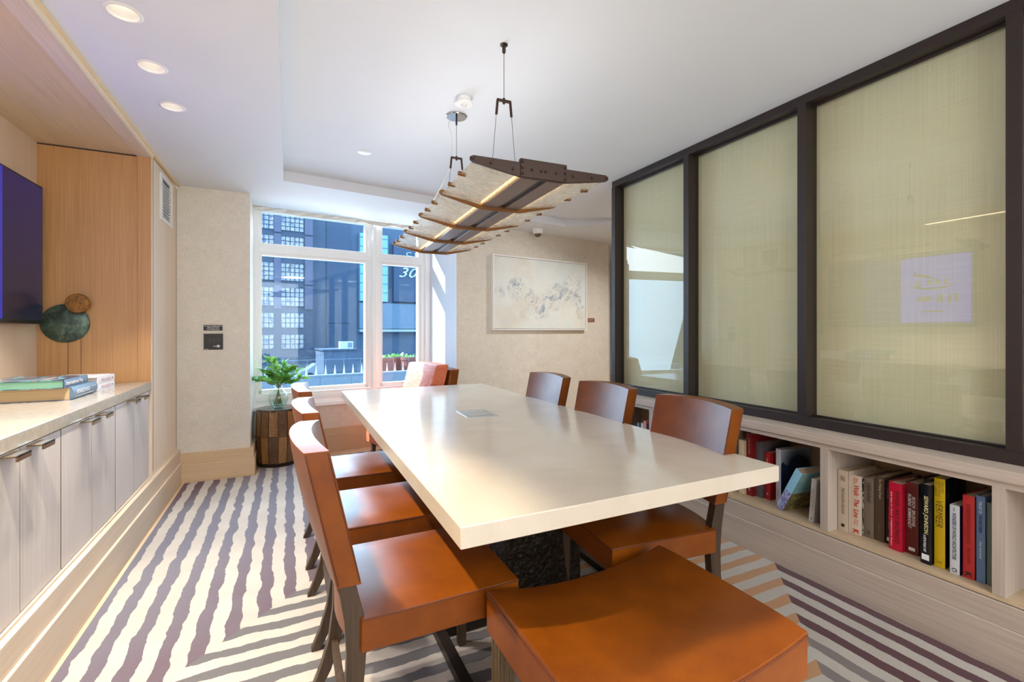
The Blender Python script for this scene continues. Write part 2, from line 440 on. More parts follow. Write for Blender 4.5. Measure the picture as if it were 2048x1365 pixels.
for s0, s1, z0, z1 in ((-.24, .765, 2.085, 2.40), (.937, 1.37, 2.085, 2.40), (-.24, .765, .655, 1.98), (.937, 1.37, .655, 1.98)):
    MB().box(s0, s1, .048, .050, z0, z1, W).build('pane', window_glass, win)
MB().box(.90, .985, -.032, -.012, .602, .618, W).tube([W @ Vector((.95, -.03, .61)), W @ Vector((.99, -.05, .615)), W @ Vector((1.03, -.045, .612))], .006).build('window_crank', white_plastic, win)
# bunched clear dust sheet along the window head
def shf(u, v):
    s = -.33 + 1.80*u
    zz = 2.427 - v*(.030 + .010*math.sin(s*9) + .006*math.sin(s*23))
    return W @ Vector((s, -.045 + .010*math.sin(s*37 + v*4) + .012*v, zz))
m = MB(); m.grid(shf, 90, 5)
tag(m.build('window_shade_hem', plain('rolled_shade_cloth', (226, 220, 208), .7), None), 'pale rolled shade gathered along the top of the window', 'window shade')

# ------------------------------------------------------------------ base cabinets and worktop
tag(MB().box(-1.39, -.82, -.6, 3.822, .852, .905).build('worktop', quartz, bevel=.003), 'long cream stone worktop above the limed oak cupboards', 'worktop')
struct(MB().box(-.86, -.845, 3.782, 3.822, .28, .852).build('trim_4', oak_warm))
def cabinet(y0, y1, label):
    r = empty('base_cabinet', (-1.1, (y0+y1)/2, .28), 0, label, 'cabinet', 'limed oak cupboards below the worktop')
    T = Matrix.Translation(-Vector(r.location))
    MB().box(-1.38, -.846, y0+.001, y1-.001, .281, .8515).xf(T).build('body', gap_dark, r)
    ym = (y0+y1)/2
    for a, b, hy in ((y0, ym, ym-.088), (ym, y1, ym+.088)):
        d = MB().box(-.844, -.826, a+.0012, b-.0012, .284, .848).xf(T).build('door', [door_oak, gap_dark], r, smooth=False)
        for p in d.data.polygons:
            if abs(p.normal.y) > .9: p.material_index = 1  # door edges coloured dark, standing in for shade in the gaps
        MB().box(-.832, -.780, hy-.045, hy+.045, .8400, .8452).box(-.7855, -.780, hy-.045, hy+.045, .826, .8452).xf(T).build('handle', brass, d, bevel=.0008)
    return r
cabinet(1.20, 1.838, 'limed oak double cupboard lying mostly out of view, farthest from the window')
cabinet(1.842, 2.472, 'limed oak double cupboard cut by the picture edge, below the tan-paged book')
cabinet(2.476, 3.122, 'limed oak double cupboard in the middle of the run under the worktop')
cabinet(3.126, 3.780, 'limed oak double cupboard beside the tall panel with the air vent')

# ------------------------------------------------------------------ air vent
vr = empty('air_vent', (-.82, 4.211, 2.20), 0, 'white louvred air vent high on the pale oak panel', 'vent')
m = MB().box(-.004, .012, -.178, .178, .140, .166).box(-.004, .012, -.178, .178, -.166, -.140).box(-.004, .012, -.178, -.140, -.140, .140).box(-.004, .012, .140, .178, -.140, .140)
m.build('frame', white_plastic, vr, bevel=.002)
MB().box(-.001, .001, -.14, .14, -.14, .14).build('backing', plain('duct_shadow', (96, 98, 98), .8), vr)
m = MB()
for k in range(11):
    z = -.128 + k*.0225
    m.box(0, .012, -.14, .14, z, z+.005, Matrix.Translation((0, 0, 0)))
m.box(.001, .011, .138-.03, .14, -.14, .14)
m.build('louvre', white_plastic, vr)

# ------------------------------------------------------------------ television
t = NT('television_screen')
z = t.n('ShaderNodeSeparateXYZ', i_0=t.coord()).outputs[2]
g = t.math('DIVIDE', t.math('ADD', z, .40), .8, clamp=True)
t.bsdf(Base_Color=lin((8, 8, 12)), Roughness=.22, Specular_IOR_Level=.2, Emission_Color=t.ramp(g, [(0, (22, 22, 30)), (1, (22, 20, 64))]), Emission_Strength=1.0); scr = t.m
tv = empty('television', (-1.39, 3.0, 1.695), 0, 'wall television showing a dark blue screen, cut by the picture edge', 'television')
MB().box(.022, .062, -.735, .735, -.411, .411).build('casing', black_plastic, tv, bevel=.006)
MB().box(.0615, .0635, -.722, .722, -.388, .399).build('screen', scr, tv)
MB().box(.0, .03, -.2, .2, -.2, .2).build('wall_mount', black_plastic, tv)
MB().box(.064, .065, -.722, .288, -.388, .399).build('blue_field', plain('screen_blue', (20, 22, 60), .2, emit=(30, 50, 190), estr=.45), tv)
MB().box(.0652, .0662, -.70, -.08, -.36, .37).build('logo_tile', plain('screen_logo_blue', (30, 30, 80), .2, emit=(84, 84, 255), estr=1.8), tv)
ink_logo = plain('screen_logo_ink', (60, 60, 60), .3, emit=(150, 140, 90), estr=.5)
m = MB()
for k in range(24):
    a0, a1 = R(188 + k*6.6), R(188 + (k+1)*6.6); w0, w1 = .006+.016*math.sin(k/24*PI), .006+.016*math.sin((k+1)/24*PI)
    p = lambda a, q: (-.37 + (.22-q)*math.cos(a), .10 + (.10-q)*math.sin(a))
    m.prism([p(a0, 0), p(a1, 0), p(a1, w1), p(a0, w0)], .0663, .0668, 'x')
m.build('logo_swoosh', ink_logo, tv)
MB().prism([(-.20, .20), (-.34, .16), (-.44, .09), (-.30, .14), (-.20, .165)], .0663, .0668, 'x').build('logo_swoosh', ink_logo, tv)
for y, zc, w, h in ((-.42, .08, .05, .05), (-.35, .08, .05, .05), (-.49, .08, .03, .05), (-.24, .06, .04, .08), (-.58, -.10, .03, .09), (-.52, -.10, .03, .09), (-.44, -.10, .05, .09), (-.30, -.10, .13, .05), (-.37, -.24, .2, .02)):
    MB().box(.0663, .0668, y-w/2, y+w/2, zc-h/2, zc+h/2).build('logo_stroke', ink_logo, tv)

# ------------------------------------------------------------------ wall discs
t = NT('verdigris_bronze')
f = t.noise(t.coord(), 16, 5, .65, .8)
t.bsdf(Base_Color=t.ramp(f, [(.3, (44, 46, 42)), (.5, (70, 88, 76)), (.72, (108, 130, 112))]), Roughness=.45, Metallic=.35, Normal=t.bump(f, .3, .01)); verd = t.m
t = NT('aged_gold_bronze')
f = t.noise(t.coord(), 34, 5, .65, .8)
t.bsdf(Base_Color=t.ramp(f, [(.3, (86, 60, 36)), (.55, (150, 100, 34)), (.75, (176, 124, 40))]), Roughness=.4, Metallic=.4, Normal=t.bump(f, .3, .01)); gold = t.m
for nm, mt, x, z, r, y, lab in (('wall_disc', verd, -1.255, 1.290, .120, 3.812, 'large green verdigris metal disc on the oak niche wall'),
                            ('wall_disc', gold, -1.183, 1.413, .062, 3.775, 'small brown and gold metal disc overlapping the larger green one')):
    rt = empty(nm, (x, y, z), 0, lab, 'wall decoration', 'metal discs on the niche wall')
    m = MB().lathe([(0, .006), (r*.9, .004), (r*.985, -.003), (r, -.008), (r*.99, -.010), (r*.9, -.004), (0, -.002)], 64)
    m.xf(Matrix.Rotation(R(90), 4, 'X')).build('disc', mt, rt)
    MB().tube([(0, 0, 0), (0, 3.83-y, 0)], .008).build('stem', steel_brown, rt)

# ------------------------------------------------------------------ books (flat on worktop)
def pages_mat(name, c): 
    t = NT(name); f = t.noise(t.coord(scale=(3, 3, 900)), 1, 2)
    t.bsdf(Base_Color=t.ramp(f, [(.3, [v*.9 for v in c]), (.7, c)]), Roughness=.8); return t.m
page_cream = pages_mat('page_edges_cream', (214, 200, 178)); page_tan = pages_mat('page_edges_tan', (214, 182, 136)); page_green = pages_mat('page_edges_green', (128, 178, 148))
page_v = plain('page_block', (205, 192, 168), .85)
BC = {}
def cov(c, rough=.35):
    k = (tuple(c), rough)
    if k not in BC: BC[k] = plain('book_cover', c, rough)
    return BC[k]
def book_flat(loc, rz, L, Wd, T, cover, pages, label, group, rounded=0, spine=None):
    """lies flat: spine along local y on the +x side"""
    r = empty('book', loc, rz, label, 'book', group)
    b = .0028
    m = MB().box(-Wd, 0, 0, L, 0, b).box(-Wd, 0, 0, L, T-b, T)
    prof = [(-.004, 0)] + [(rounded*math.sin(PI*k/8), T*k/8) for k in range(9)] + [(-.004, T)]
    m.prism([(x, zz) for x, zz in prof], 0, L, 'y')
    m.build('cover', cover, r)
    MB().box(-Wd+.006, -.003, .005, L-.005, b, T-b).build('pages', pages, r)
    return r
ink_white = plain('ink_white', (236, 236, 236), .5); ink_black = plain('ink_black', (26, 24, 24), .5); ink_red = plain('ink_red', (196, 34, 34), .5)
ink_gold = plain('ink_pale_yellow', (226, 214, 150), .5); ink_blue = plain('ink_navy', (24, 32, 66), .5); ink_grey = plain('ink_grey', (110, 104, 98), .5); ink_cream = plain('ink_cream', (206, 188, 160), .5)
t = NT('rendezvous_jacket'); t.bsdf(Base_Color=lin((92, 116, 140)), Roughness=.35); 
G1 = 'art books lying flat on the worktop'
b1 = book_flat((-.962, 2.992, .905), 0, .315, .30, .064, t.m, page_tan, 'thick flat book with tan page edges and slate blue spine reading RENDEZVOUS', G1, .012)
Ms = lambda y, z, x=.0125: frame((x, y, z), (0, 1, 0), (0, 0, 1))
text('title', 'RENDEZVOUS', ink_white, Ms(.115, .038), b1, .165, .020, bold=.02)
text('author', 'MASTERPIECES', ink_gold, Ms(.245, .046), b1, .075, .005)
MB().box(.0115, .0128, .02, .26, .0145, .0155).build('spine_rule', ink_white, b1)
t = NT('pop_art_jacket')
f = t.noise(t.coord(scale=(9, 3, 1)), 1, 2, .5, .5)
t.bsdf(Base_Color=t.ramp(f, [(.35, (34, 38, 58)), (.47, (52, 78, 116)), (.53, (120, 190, 196)), (.60, (48, 70, 100)), (.70, (226, 200, 176))]), Roughness=.2)
b2 = book_flat((-.972, 2.945, .969), 0, .29, .30, .040, [t.m, cov((84, 102, 128))], page_green, 'flat book with green page edges and spine reading International Pop, topmost', G1, .002)
for p in b2.children[0].data.polygons:
    if p.normal.x > .5: p.material_index = 1
text('title', 'International Pop', ink_white, Ms(.118, .020, .0025), b2, .205, .026, bold=.015)
text('publisher_mark', ')(', plain('ink_mint', (120, 200, 170), .5), Ms(.255, .020, .0025), b2, .022, .024)
for k, (zz, lab) in enumerate(((.905, 'white flat book with PIRANESI on its spine, resting on the worktop'), (.9448, 'white flat book with PIRANESI on its spine, topmost of the white pair'))):
    b = book_flat((-.958, 3.335, zz), 0, .275, .22, .0392, cov((234, 234, 238)), page_cream, lab, G1, .001)
    text('title', 'PIRANESI', plain('ink_dusty_pink', (196, 150, 158), .5), Ms(.125, .019, .0018), b, .15, .020)
    MB().box(.0010, .0020, .225, .245, .016, .022).build('publisher_mark', ink_grey, b)

# ------------------------------------------------------------------ signs on pillar
sr = empty('emergency_sign', (-.5705, 4.607, 1.2665), 0, 'small black sign with instructions for an emergency, above the call box', 'sign')
MB().box(-.0675, .0675, -.004, 0, -.0235, .0235).build('plate', cov((34, 32, 32), .4), sr)
Mp = lambda x, z, y=-.0045: frame((x, y, z), (1, 0, 0), (0, 0, 1))
for k, s_ in enumerate(('IN CASE OF EMERGENCY', 'PRESS BUTTON', 'FOR ASSISTANCE')):
    text('lettering', s_, ink_white, Mp(0, .0135-.0135*k), sr, (.122, .082, .09)[k], .0088, bold=.01)
cb = empty('wall_mounted_intercom', (-.5675, 4.607, 1.15), 0, 'square black emergency call box with a round button on the pillar', 'intercom')
MB().box(-.0685, .0685, -.008, 0, -.067, .067).build('plate', cov((38, 36, 36), .4), cb, bevel=.001)
m = MB()
for i in range(3):
    for j in range(4): m.box(-.038+i*.032, -.018+i*.032, -.0092, -.0079, .0235-j*.0095, .0248-j*.0095)
m.build('speaker_slots', ink_grey, cb)
MB().lathe([(0, .0025), (.010, .0025), (.0125, 0), (.0125, -.001), (0, -.001)], 24).xf(Matrix.Translation((.035, -.0085, -.038)) @ Matrix.Rotation(R(90), 4, 'X')).build('button', plain('brushed_button', (190, 186, 180), .3, .6), cb)
text('lettering', 'Call', ink_white, Mp(.010, -.038, -.0085), cb, .022, .0095, bold=.02)
MB().box(-.062, -.034, -.0090, -.0079, -.064, -.0615).build('maker_mark', ink_white, cb)

# ------------------------------------------------------------------ downlights
dl_emit = plain('downlight_lamp', (255, 250, 235), .5, emit=(255, 244, 226), estr=3)
refl_w = plain('downlight_reflector', (205, 203, 200), .3)
DLN = ['recessed ceiling downlight nearest the viewer in the row above the cupboards', 'recessed ceiling downlight, middle one of the row of three', 'recessed ceiling downlight nearest the window in the row of three']
proto = None
for i, (x, y) in enumerate(DL):
    if proto is None:
        proto = empty('downlight', (x, y, ZS), 0, DLN[0], 'downlight', 'downlights above the cupboards')
        MB().lathe([(.046, .004), (.060, 0), (.0605, -.0015), (.057, -.004), (.049, -.0045), (.0475, 0)], 48, closed=True).build('trim_ring', white_plastic, proto)
        MB().lathe([(.048, -.002), (.044, .030), (.034, .052), (.034, .054), (.0455, .030), (.0495, -.002)], 48, closed=True).build('reflector', refl_w, proto)
        MB().lathe([(0, .050), (.034, .050), (.034, .053), (0, .053)], 32).build('lamp', dl_emit, proto)
    else:
        c = copy_tree(proto); c.location = (x, y, ZS); c['label'] = DLN[i]

# ------------------------------------------------------------------ ceiling fixtures
se = empty('occupancy_sensor', (.862, 2.40, ZC), 0, 'round white motion sensor on the ceiling between the lamp mounts', 'sensor')
MB().lathe([(0, 0), (.040, 0), (.040, -.022), (.048, -.024), (.048, -.032), (.044, -.036), (0, -.036)], 40).build('housing', white_plastic, se)
MB().lathe([(.017, -.035), (.017, -.040), (.012, -.046), (0, -.049)], 24).build('lens', plain('sensor_lens', (222, 222, 224), .2), se)
tag(MB().lathe([(0, -.004), (.040, -.004), (.046, -.001), (.046, 0), (0, 0)], 40).xf(Matrix.Translation((.488, 3.44, ZC))).build('sprinkler_cover', white_plastic), 'flat round white sprinkler cover plate on the raised ceiling', 'sprinkler cover')
cd = empty('dome_camera', (2.627, 4.765, ZS), 0, 'white dome security camera on the ceiling above the painting', 'camera')
MB().lathe([(0, 0), (.062, 0), (.064, -.012), (.060, -.045), (.050, -.058), (.042, -.060), (0, -.060)], 40).build('housing', white_plastic, cd)
MB().lathe([(.042, -.056), (.040, -.075), (.026, -.092), (0, -.098)], 32).build('dome', plain('smoked_dome', (120, 100, 86), .08, .3), cd)
MB().lathe([(0, -.099), (.010, -.097), (.010, -.090), (0, -.09)], 16).build('lens', black_plastic, cd)

# ------------------------------------------------------------------ pendant lamp
brown = plain('oiled_bronze', (58, 38, 28), .38, .35)
rib_m = plain('bronze_rib', (120, 76, 30), .4, .45)
chan = plain('channel_mauve_bronze', (108, 92, 90), .38, .35)
t = NT('rippled_glass')
wv = t.noise(t.coord(scale=(20, 130, 20)), 1, 4, .6, .8)
bm = t.bump(wv, .6, .01)
df = t.n('ShaderNodeBsdfTranslucent', i_Color=(.95, .93, .88, 1), i_Normal=bm); d2 = t.n('ShaderNodeBsdfDiffuse', i_Color=lin((246, 238, 220)), i_Normal=bm)
gl = t.n('ShaderNodeBsdfGlossy', i_Roughness=.12, i_Normal=bm); tr = t.n('ShaderNodeBsdfTransparent', i_Color=lin((250, 244, 230)))
mx0 = t.n('ShaderNodeMixShader', i_0=.22); t.t.links.new(df.outputs[0], mx0.inputs[1]); t.t.links.new(d2.outputs[0], mx0.inputs[2])
mx1 = t.n('ShaderNodeMixShader', i_0=t.math('MULTIPLY_ADD', wv, -3.2, 2.2, clamp=True)); t.t.links.new(mx0.outputs[0], mx1.inputs[1]); t.t.links.new(tr.outputs[0], mx1.inputs[2])
mx2 = t.n('ShaderNodeMixShader', i_0=.12); t.t.links.new(mx1.outputs[0], mx2.inputs[1]); t.t.links.new(gl.outputs[0], mx2.inputs[2])
t.t.links.new(mx2.outputs[0], t.out.inputs[0]); ripple = t.m
led = plain('warm_led_strip', (255, 220, 150), .5, emit=(255, 214, 146), estr=4.5)
L = empty('pendant_lamp', (.855, 1.510, 1.848), -R(2.6), 'long bronze and rippled glass pendant lamp hanging over the table', 'pendant lamp')
SEG, NS, HW = .4325, 4, .274
# underside height across the lamp: tips high, centre low; slight fall to the far end
def plate(y, th, lower, upper, block, mat, name, hw=HW):
    m = MB()
    pts = [(-hw-.012, -.006), (-hw, -.014), (-.095, lower), (.095, lower), (hw, -.014), (hw+.012, -.006), (hw+.012, .006), (hw, .012), (.095, upper), (-.095, upper), (-hw, .012), (-hw-.012, .006)]
    m.prism(pts, y-th/2, y+th/2, 'y')
    if block: m.box(-.096, .096, y-th/2-.004, y+th/2+.004, lower+.001, upper+.014)
    return m.build(name, mat, L, bevel=.0015)
plate(0, .010, -.042, .012, True, brown, 'end_plate')
rv = None
for x, zz in ((-.21, -.008), (-.125, -.018), (-.088, .014), (-.088, -.008), (-.088, -.030), (-.05, -.012), (-.012, -.012), (.006, -.012), (.05, -.012), (.088, .014), (.088, -.008), (.088, -.03), (.125, -.012), (.21, -.008), (-.278, 0), (.278, 0)):
    if rv is None:
        rv = MB().lathe([(0, .006), (.003, .0055), (.0052, .003), (.0055, 0), (0, 0)], 12).xf(Matrix.Rotation(R(90), 4, 'X')).build('rivet', brown, L); o = rv
    else: o = rv.copy(); C.objects.link(o)
    o.location = (x, -.009 if abs(x) < .1 else -.005, zz)
for k in range(1, NS+1):
    plate(k*SEG, .008, -.056, -.012, False, rib_m if k < NS else rib_m, 'rib')
ch = MB()
for x0, x1 in ((-.088, -.016), (.016, .088)):
    ch.box(x0, x1, .006, NS*SEG-.004, -.0435, -.020)
ch.box(-.016, .016, .006, NS*SEG-.004, -.034, -.026)
ch.build('channel', chan, L, bevel=.001)
MB().box(-.014, .014, .008, NS*SEG-.006, -.0355, -.0345).build('channel_slot', steel_brown, L)
for s in (-1, 1): MB().box(min(s*.091, s*.0955), max(s*.091, s*.0955), .010, NS*SEG-.01, -.026, -.022).build('led_strip', led, L)
for k in range(NS):
    for s in (-1, 1):
        m = MB(); y0, y1 = k*SEG+.008, (k+1)*SEG-.008
        m.prism([(s*.095, -.038), (s*HW, -.010), (s*HW, -.005), (s*.095, -.033)], y0, y1, 'y')
        m.build('glass_panel', ripple, L)
        for f in (.34, .68):
            yb = y0 + (y1-y0)*f
            MB().tube([(s*(HW-.018), yb, -.008), (s*(HW+.010), yb, -.005)], .0085, 12).build('glass_clip', rib_m, L)
# suspension
def hang(y, zdrop, name_c, big):
    M = L.matrix_world
    if big:
        MB().lathe([(0, zdrop), (.060, zdrop), (.062, zdrop-.006), (.058, zdrop-.010), (0, zdrop-.010)], 48, (-.012, y, 0)).build('canopy', chrome, L)
        MB().tube([(-.012, y, zdrop-.008), (-.012, y, zdrop-.055)], .0055).build('cable_grip', black_plastic, L)
    else:
        MB().lathe([(0, zdrop), (.017, zdrop), (.017, zdrop-.004), (.008, zdrop-.006), (.008, zdrop-.034), (.004, zdrop-.040), (0, zdrop-.040)], 24, (-.012, y, 0)).build('canopy', brown, L)
    zt = .415
    MB().tube([(-.012, y, zdrop-.01), (-.012, y, zt)], .0016, 8).build('cable', steel, L)
    MB().box(-.012-.034, -.012+.034, y-.005, y+.005, zt-.006, zt+.006).lathe([(0, zt+.012), (.006, zt+.012), (.006, zt-.014), (0, zt-.014)], 12, (-.012, y, 0)).build('spreader', brown, L, bevel=.002)
    for s in (-1, 1):
        MB().tube([(-.012+s*.030, y, zt), (-.012+s*.036, y, zt-.065)], .0058, 10).build('turnbuckle', brown, L)
        MB().tube([(-.012+s*.036, y, zt-.06), (-.012+s*.068, y, -.018)], .0012, 6).build('wire', steel, L)
hang(.360, .665, 'a', False)
hang(1.105, .665, 'b', True)
pts = []
ctrl = [(-.045, 1.10, .655), (-.062, 1.10, .60), (-.045, 1.10, .55), (-.038, 1.11, .44), (-.055, 1.14, .34), (-.115, 1.20, .20), (-.17, 1.28, .09), (-.182, 1.33, .02), (-.17, 1.36, -.01)]
for i in range(len(ctrl)-1):
    p0 = Vector(ctrl[max(i-1,0)]); p1 = Vector(ctrl[i]); p2 = Vector(ctrl[i+1]); p3 = Vector(ctrl[min(i+2,len(ctrl)-1)])
    for k in range(6):
        s = k/6
        pts.append(.5*((2*p1)+(-p0+p2)*s+(2*p0-5*p1+4*p2-p3)*s*s+(-p0+3*p1-3*p2+p3)*s**3))
MB().tube(pts, .0022, 8).build('power_cord', plain('clear_cord', (205, 202, 196), .4), L)

# ------------------------------------------------------------------ conference table
T = empty('conference_table', (1.009, 2.572, 0), 0, 'long cream stone conference table on dark hammered pedestals', 'table')
MB().box(-.617, .617, -1.457, 1.457, .692, .75).build('tabletop', stone, T, bevel=.003, seg=3)
for y in (-.707, .707):
    MB().soft(-.185, .185, y-.10, y+.10, .03, .66, 8, None, 6).build('pedestal', hammered, T, bevel=.006)
    MB().box(-.47, .47, y-.05, y+.05, 0, .035).build('base_foot', steel_brown, T)
    MB().box(-.40, .40, y-.07, y+.07, .66, .692).build('top_plate', steel_brown, T)
for x in (-.455, .455): MB().box(x-.02, x+.02, -1.20, 1.20, 0, .035).build('base_rail', steel_brown, T)
alu = plain('satin_aluminium', (196, 200, 202), .3, .7)
pb = empty('power_box', (1.013, 2.594, .75), R(-3), 'rectangular satin metal power outlet flap set in the tabletop', 'power outlet')
MB().box(-.094, .094, -.122, .122, 0, .0022).build('frame', alu, pb, bevel=.0008)
MB().box(-.066, .066, -.086, .004, .0022, .0034).build('flap', alu, pb, bevel=.0004)
MB().box(-.066, .066, .010, .086, .0022, .0034).build('flap', alu, pb, bevel=.0004)
MB().box(-.070, .070, .005, .0085, .0021, .0026).box(-.070, -.0665, -.09, .09, .0021, .0026).box(.0665, .070, -.09, .09, .0021, .0026).box(-.07, .07, -.090, -.0865, .0021, .0026).box(-.07, .07, .0865, .090, .0021, .0026).build('seam', ink_black, pb)

# ------------------------------------------------------------------ chairs
def make_chair(label):
    r = empty('dining_chair', (0, 0, 0), 0, label, 'chair', 'cognac leather chairs around the conference table')
    def sf(co, u, v, w):
        x, y, z = co
        if u < 0: x -= .050*(-u)**3*(1-v*v)
        if w > .99: z += .016*(1-u**4)*(1-v**4)
        return (x, y, z)
    m = MB().soft(0, .475, -.235, .235, .370, .462, 12, sf, 3)
    for zz in (.459,):
        m.tube([(.475, -.236, zz), (.475, .236, zz)], .0024, 6, mi=1).tube([(0, -.2355, zz), (.475, -.2355, zz)], .0024, 6, mi=1).tube([(0, .2355, zz), (.475, .2355, zz)], .0024, 6, mi=1)
    m.build('seat', [leather, leather_dark], r, bevel=.010, seg=3)
    def bf(co, u, v, w):
        # co.x thickness, co.y width, co.z height
        h = (co.z-.555)/.375
        x = co.x - .082*h - .034*(1-v*v)*(.6+.4*h)
        z = co.z + (.010*(1-v*v) if w > .99 else 0)
        y = co.y*(1-.03*(1-h))
        if u < 0: x -= .010*(1-v**4)*math.sin(PI*min(max(h, 0), 1))
        return (x, y, z)
    m = MB().soft(-.063, 0, -.235, .235, .555, .930, 12, bf, 12)
    for s in (-1, 1):
        for off in (-.060, -.004):
            pts = []
            for k in range(9):
                h = k/8; yy = s*.2352*(1-.03*(1-h))
                pts.append((off-.082*h, yy, .562+.362*h))
            m.tube(pts, .0022, 6, mi=1)
    m.build('backrest', [leather, leather_dark], r, bevel=.014, seg=3)
    for s in (-1, 1):
        y = s*.205
        pts = [(-.052, y, .62), (-.034, y, .54), (-.018, y, .46), (-.012, y, .37), (-.017, y, .27), (-.034, y, .16), (-.062, y, .07), (-.095, y, 0)]
        MB().bar(pts, .036, [.036, .046, .052, .052, .046, .040, .036, .032]).build('leg', leg_wood, r, bevel=.002)
        MB().bar([(.440, y, .372), (.440, y, .2), (.440, y, 0)], [.040, .036, .030], [.040, .036, .030]).build('leg', leg_wood, r, bevel=.002)
    MB().box(-.045, -.023, -.19, .19, .135, .165).build('stretcher', leg_wood, r, bevel=.002)
    return r
chairs = [
    (.180, 1.550, 0, 'cognac leather chair beside the cupboards, closest to the viewer on that side'),
    (.190, 2.180, 0, 'cognac leather chair beside the cupboards, middle of three on that side'),
    (.190, 2.860, 0, 'cognac leather chair beside the cupboards, closest to the vase and side table'),
    (1.540, 1.540, PI-R(5), 'cognac leather chair beside the bookcase, closest to the viewer on that side'),
    (1.560, 2.210, PI, 'cognac leather chair beside the bookcase, middle of three on that side'),
    (1.560, 2.870, PI, 'cognac leather chair beside the bookcase, closest to the painting'),
]
c0 = None
for x, y, a, lab in chairs:
    c = make_chair(lab) if c0 is None else copy_tree(c0)
    if c0 is None: c0 = c
    c.location = (x, y, 0); c.rotation_euler = (0, 0, a); c['label'] = lab
# saddle-seat stool at the head of the table
st = empty('saddle_stool', (.872, 1.020, 0), 0, 'wide saddle-seat leather stool at the near end of the table', 'stool')
def stf(co, u, v, w):
    x, y, z = co
    sag = .040*(1-u*u)
    z -= sag*(1 if w > -.9 else .3)
    if w > .99: z += .008*(1-v**4)
    return (x, y, z)
m = MB().soft(-.337, .337, -.268, .268, .350, .470, 16, stf, 3)
for s in (-1, 1):
    m.tube([(-.337+.674*k/16, s*.2685, .460-.040*(1-(k/8-1)**2)) for k in range(17)], .0026, 6, mi=1)
    m.tube([(s*.3375, -.268, .460), (s*.3375, .268, .460)], .0026, 6, mi=1)
m.build('seat', [leather, leather_dark], st, bevel=.014, seg=3)
flute = wood('bronzed_leg', (64, 50, 34), (100, 80, 55), 'z', .35, 60)
for sx in (-1, 1):
    for sy in (-1, 1):
        m = MB(); cx, cy = sx*.300, sy*.232
        m.box(cx-.026, cx+.026, cy-.026, cy+.026, 0, .352)
        for q in (-.013, .013):
            m.box(cx-.029, cx+.029, cy+q-.004, cy+q+.004, .0, .352).box(cx+q-.004, cx+q+.004, cy-.029, cy+.029, .0, .352)
        m.build('leg', flute, st, bevel=.0015)

# ------------------------------------------------------------------ armchair by the window
A = empty('lounge_armchair', (1.20, 4.66, 0), R(15)+PI, 'rust leather lounge armchair in the sun by the window', 'armchair')
# local +x = facing direction, y = width
MB().soft(-.22, .44, -.30, .30, .13, .33, 6, None, 2).build('seat_base', leather_wr, A, bevel=.015)
MB().soft(-.18, .45, -.22, .22, .33, .46, 8, lambda c, u, v, w: (c.x, c.y, c.z + (.03*(1-u*u)*(1-v*v) if w > .9 else 0)), 3).build('seat_cushion', leather_wr, A, bevel=.03, seg=3)
def ab(x0, x1, z0, z1, y, lean, puff):
    def f(c, u, v, w):
        h = (c.z-z0)/(z1-z0); x = c.x - lean*h
        x += puff*u*(1-v**4)*(1-(2*h-1)**4)
        return (x, c.y, c.z - .012*abs(v)**3*(1 if w > 0 else 0))
    return MB().soft(x0, x1, -y, y, z0, z1, 10, f, 8)
ab(-.04, .10, .44, .915, .285, .13, .025).build('back_cushion', leather_wr, A, bevel=.03, seg=3)
ab(-.15, -.045, .13, .865, .305, .13, .0).build('back_frame', leather, A, bevel=.015, seg=3)
for s in (-1, 1):
    MB().soft(-.20, .42, s*.265-.04, s*.265+.04, .30, .56, 6, None, 3).build('arm', leather_wr, A, bevel=.02, seg=3)
    for x in (-.18, .38): MB().bar([(x, s*.25, .135), (x, s*.25, 0)], [.04, .028], [.04, .028]).build('leg', leg_wood, A)

# ------------------------------------------------------------------ drum side table, vase, foliage
D = empty('drum_side_table', (-.085, 4.890, 0), R(6), 'faceted walnut drum side table beside the window', 'side table')
woodD = []
for i, (c1, c2) in enumerate((((92, 62, 34), (140, 98, 56)), ((120, 82, 44), (166, 120, 70)), ((78, 52, 32), (120, 84, 52)))):
    t = NT('drum_veneer'); f = t.noise(t.coord(scale=(20, 20, 4)), 1, 5, .65, .5); g = t.noise(t.coord(), 45, 4)
    t.bsdf(Base_Color=t.ramp(t.math('ADD', t.math('MULTIPLY', f, .6), t.math('MULTIPLY', g, .4)), [(.35, c1), (.65, c2)]), Roughness=.32); woodD.append(t.m)
N = 15
def tier(z0, z1, r0, rm, r1, off, name):
    m = MB()
    for k in range(N):
        a0, a1 = 2*PI*(k)/N + .02, 2*PI*(k+1)/N - .02
        mid = (a0+a1)/2; cc = math.cos((a1-a0)/2)
        rad = [(z0, r0), ((z0+z1)/2, rm), (z1, r1)]
        V = []
        for z, rr in rad:
            dip = .975 if (k+off) % 2 else 1.0
            V.append([(rr*math.cos(a0), rr*math.sin(a0), z), (rr*dip*cc*math.cos(mid), rr*dip*cc*math.sin(mid), z), (rr*math.cos(a1), rr*math.sin(a1), z)])
        vv = [[m.b.verts.new(p) for p in row] for row in V]
        for i in range(2):
            for j in range(2):
                m.b.faces.new([vv[i][j], vv[i][j+1], vv[i+1][j+1], vv[i+1][j]]).material_index = (k+off) % 2 if (k*7+off*3) % 5 else 2
    m.lathe([(r0*.955, z0), ((rm)*.955, (z0+z1)/2), (r1*.955, z1)], N*2, mi=2)
    return m.build(name, woodD, D, smooth=False, norm=False)
tier(.035, .276, .176, .188, .190, 0, 'lower_tier'); tier(.280, .516, .190, .188, .182, 1, 'upper_tier')
MB().lathe([(0, 0), (.165, 0), (.168, .010), (.168, .036), (0, .036)], 48).build('base_ring', steel_brown, D)
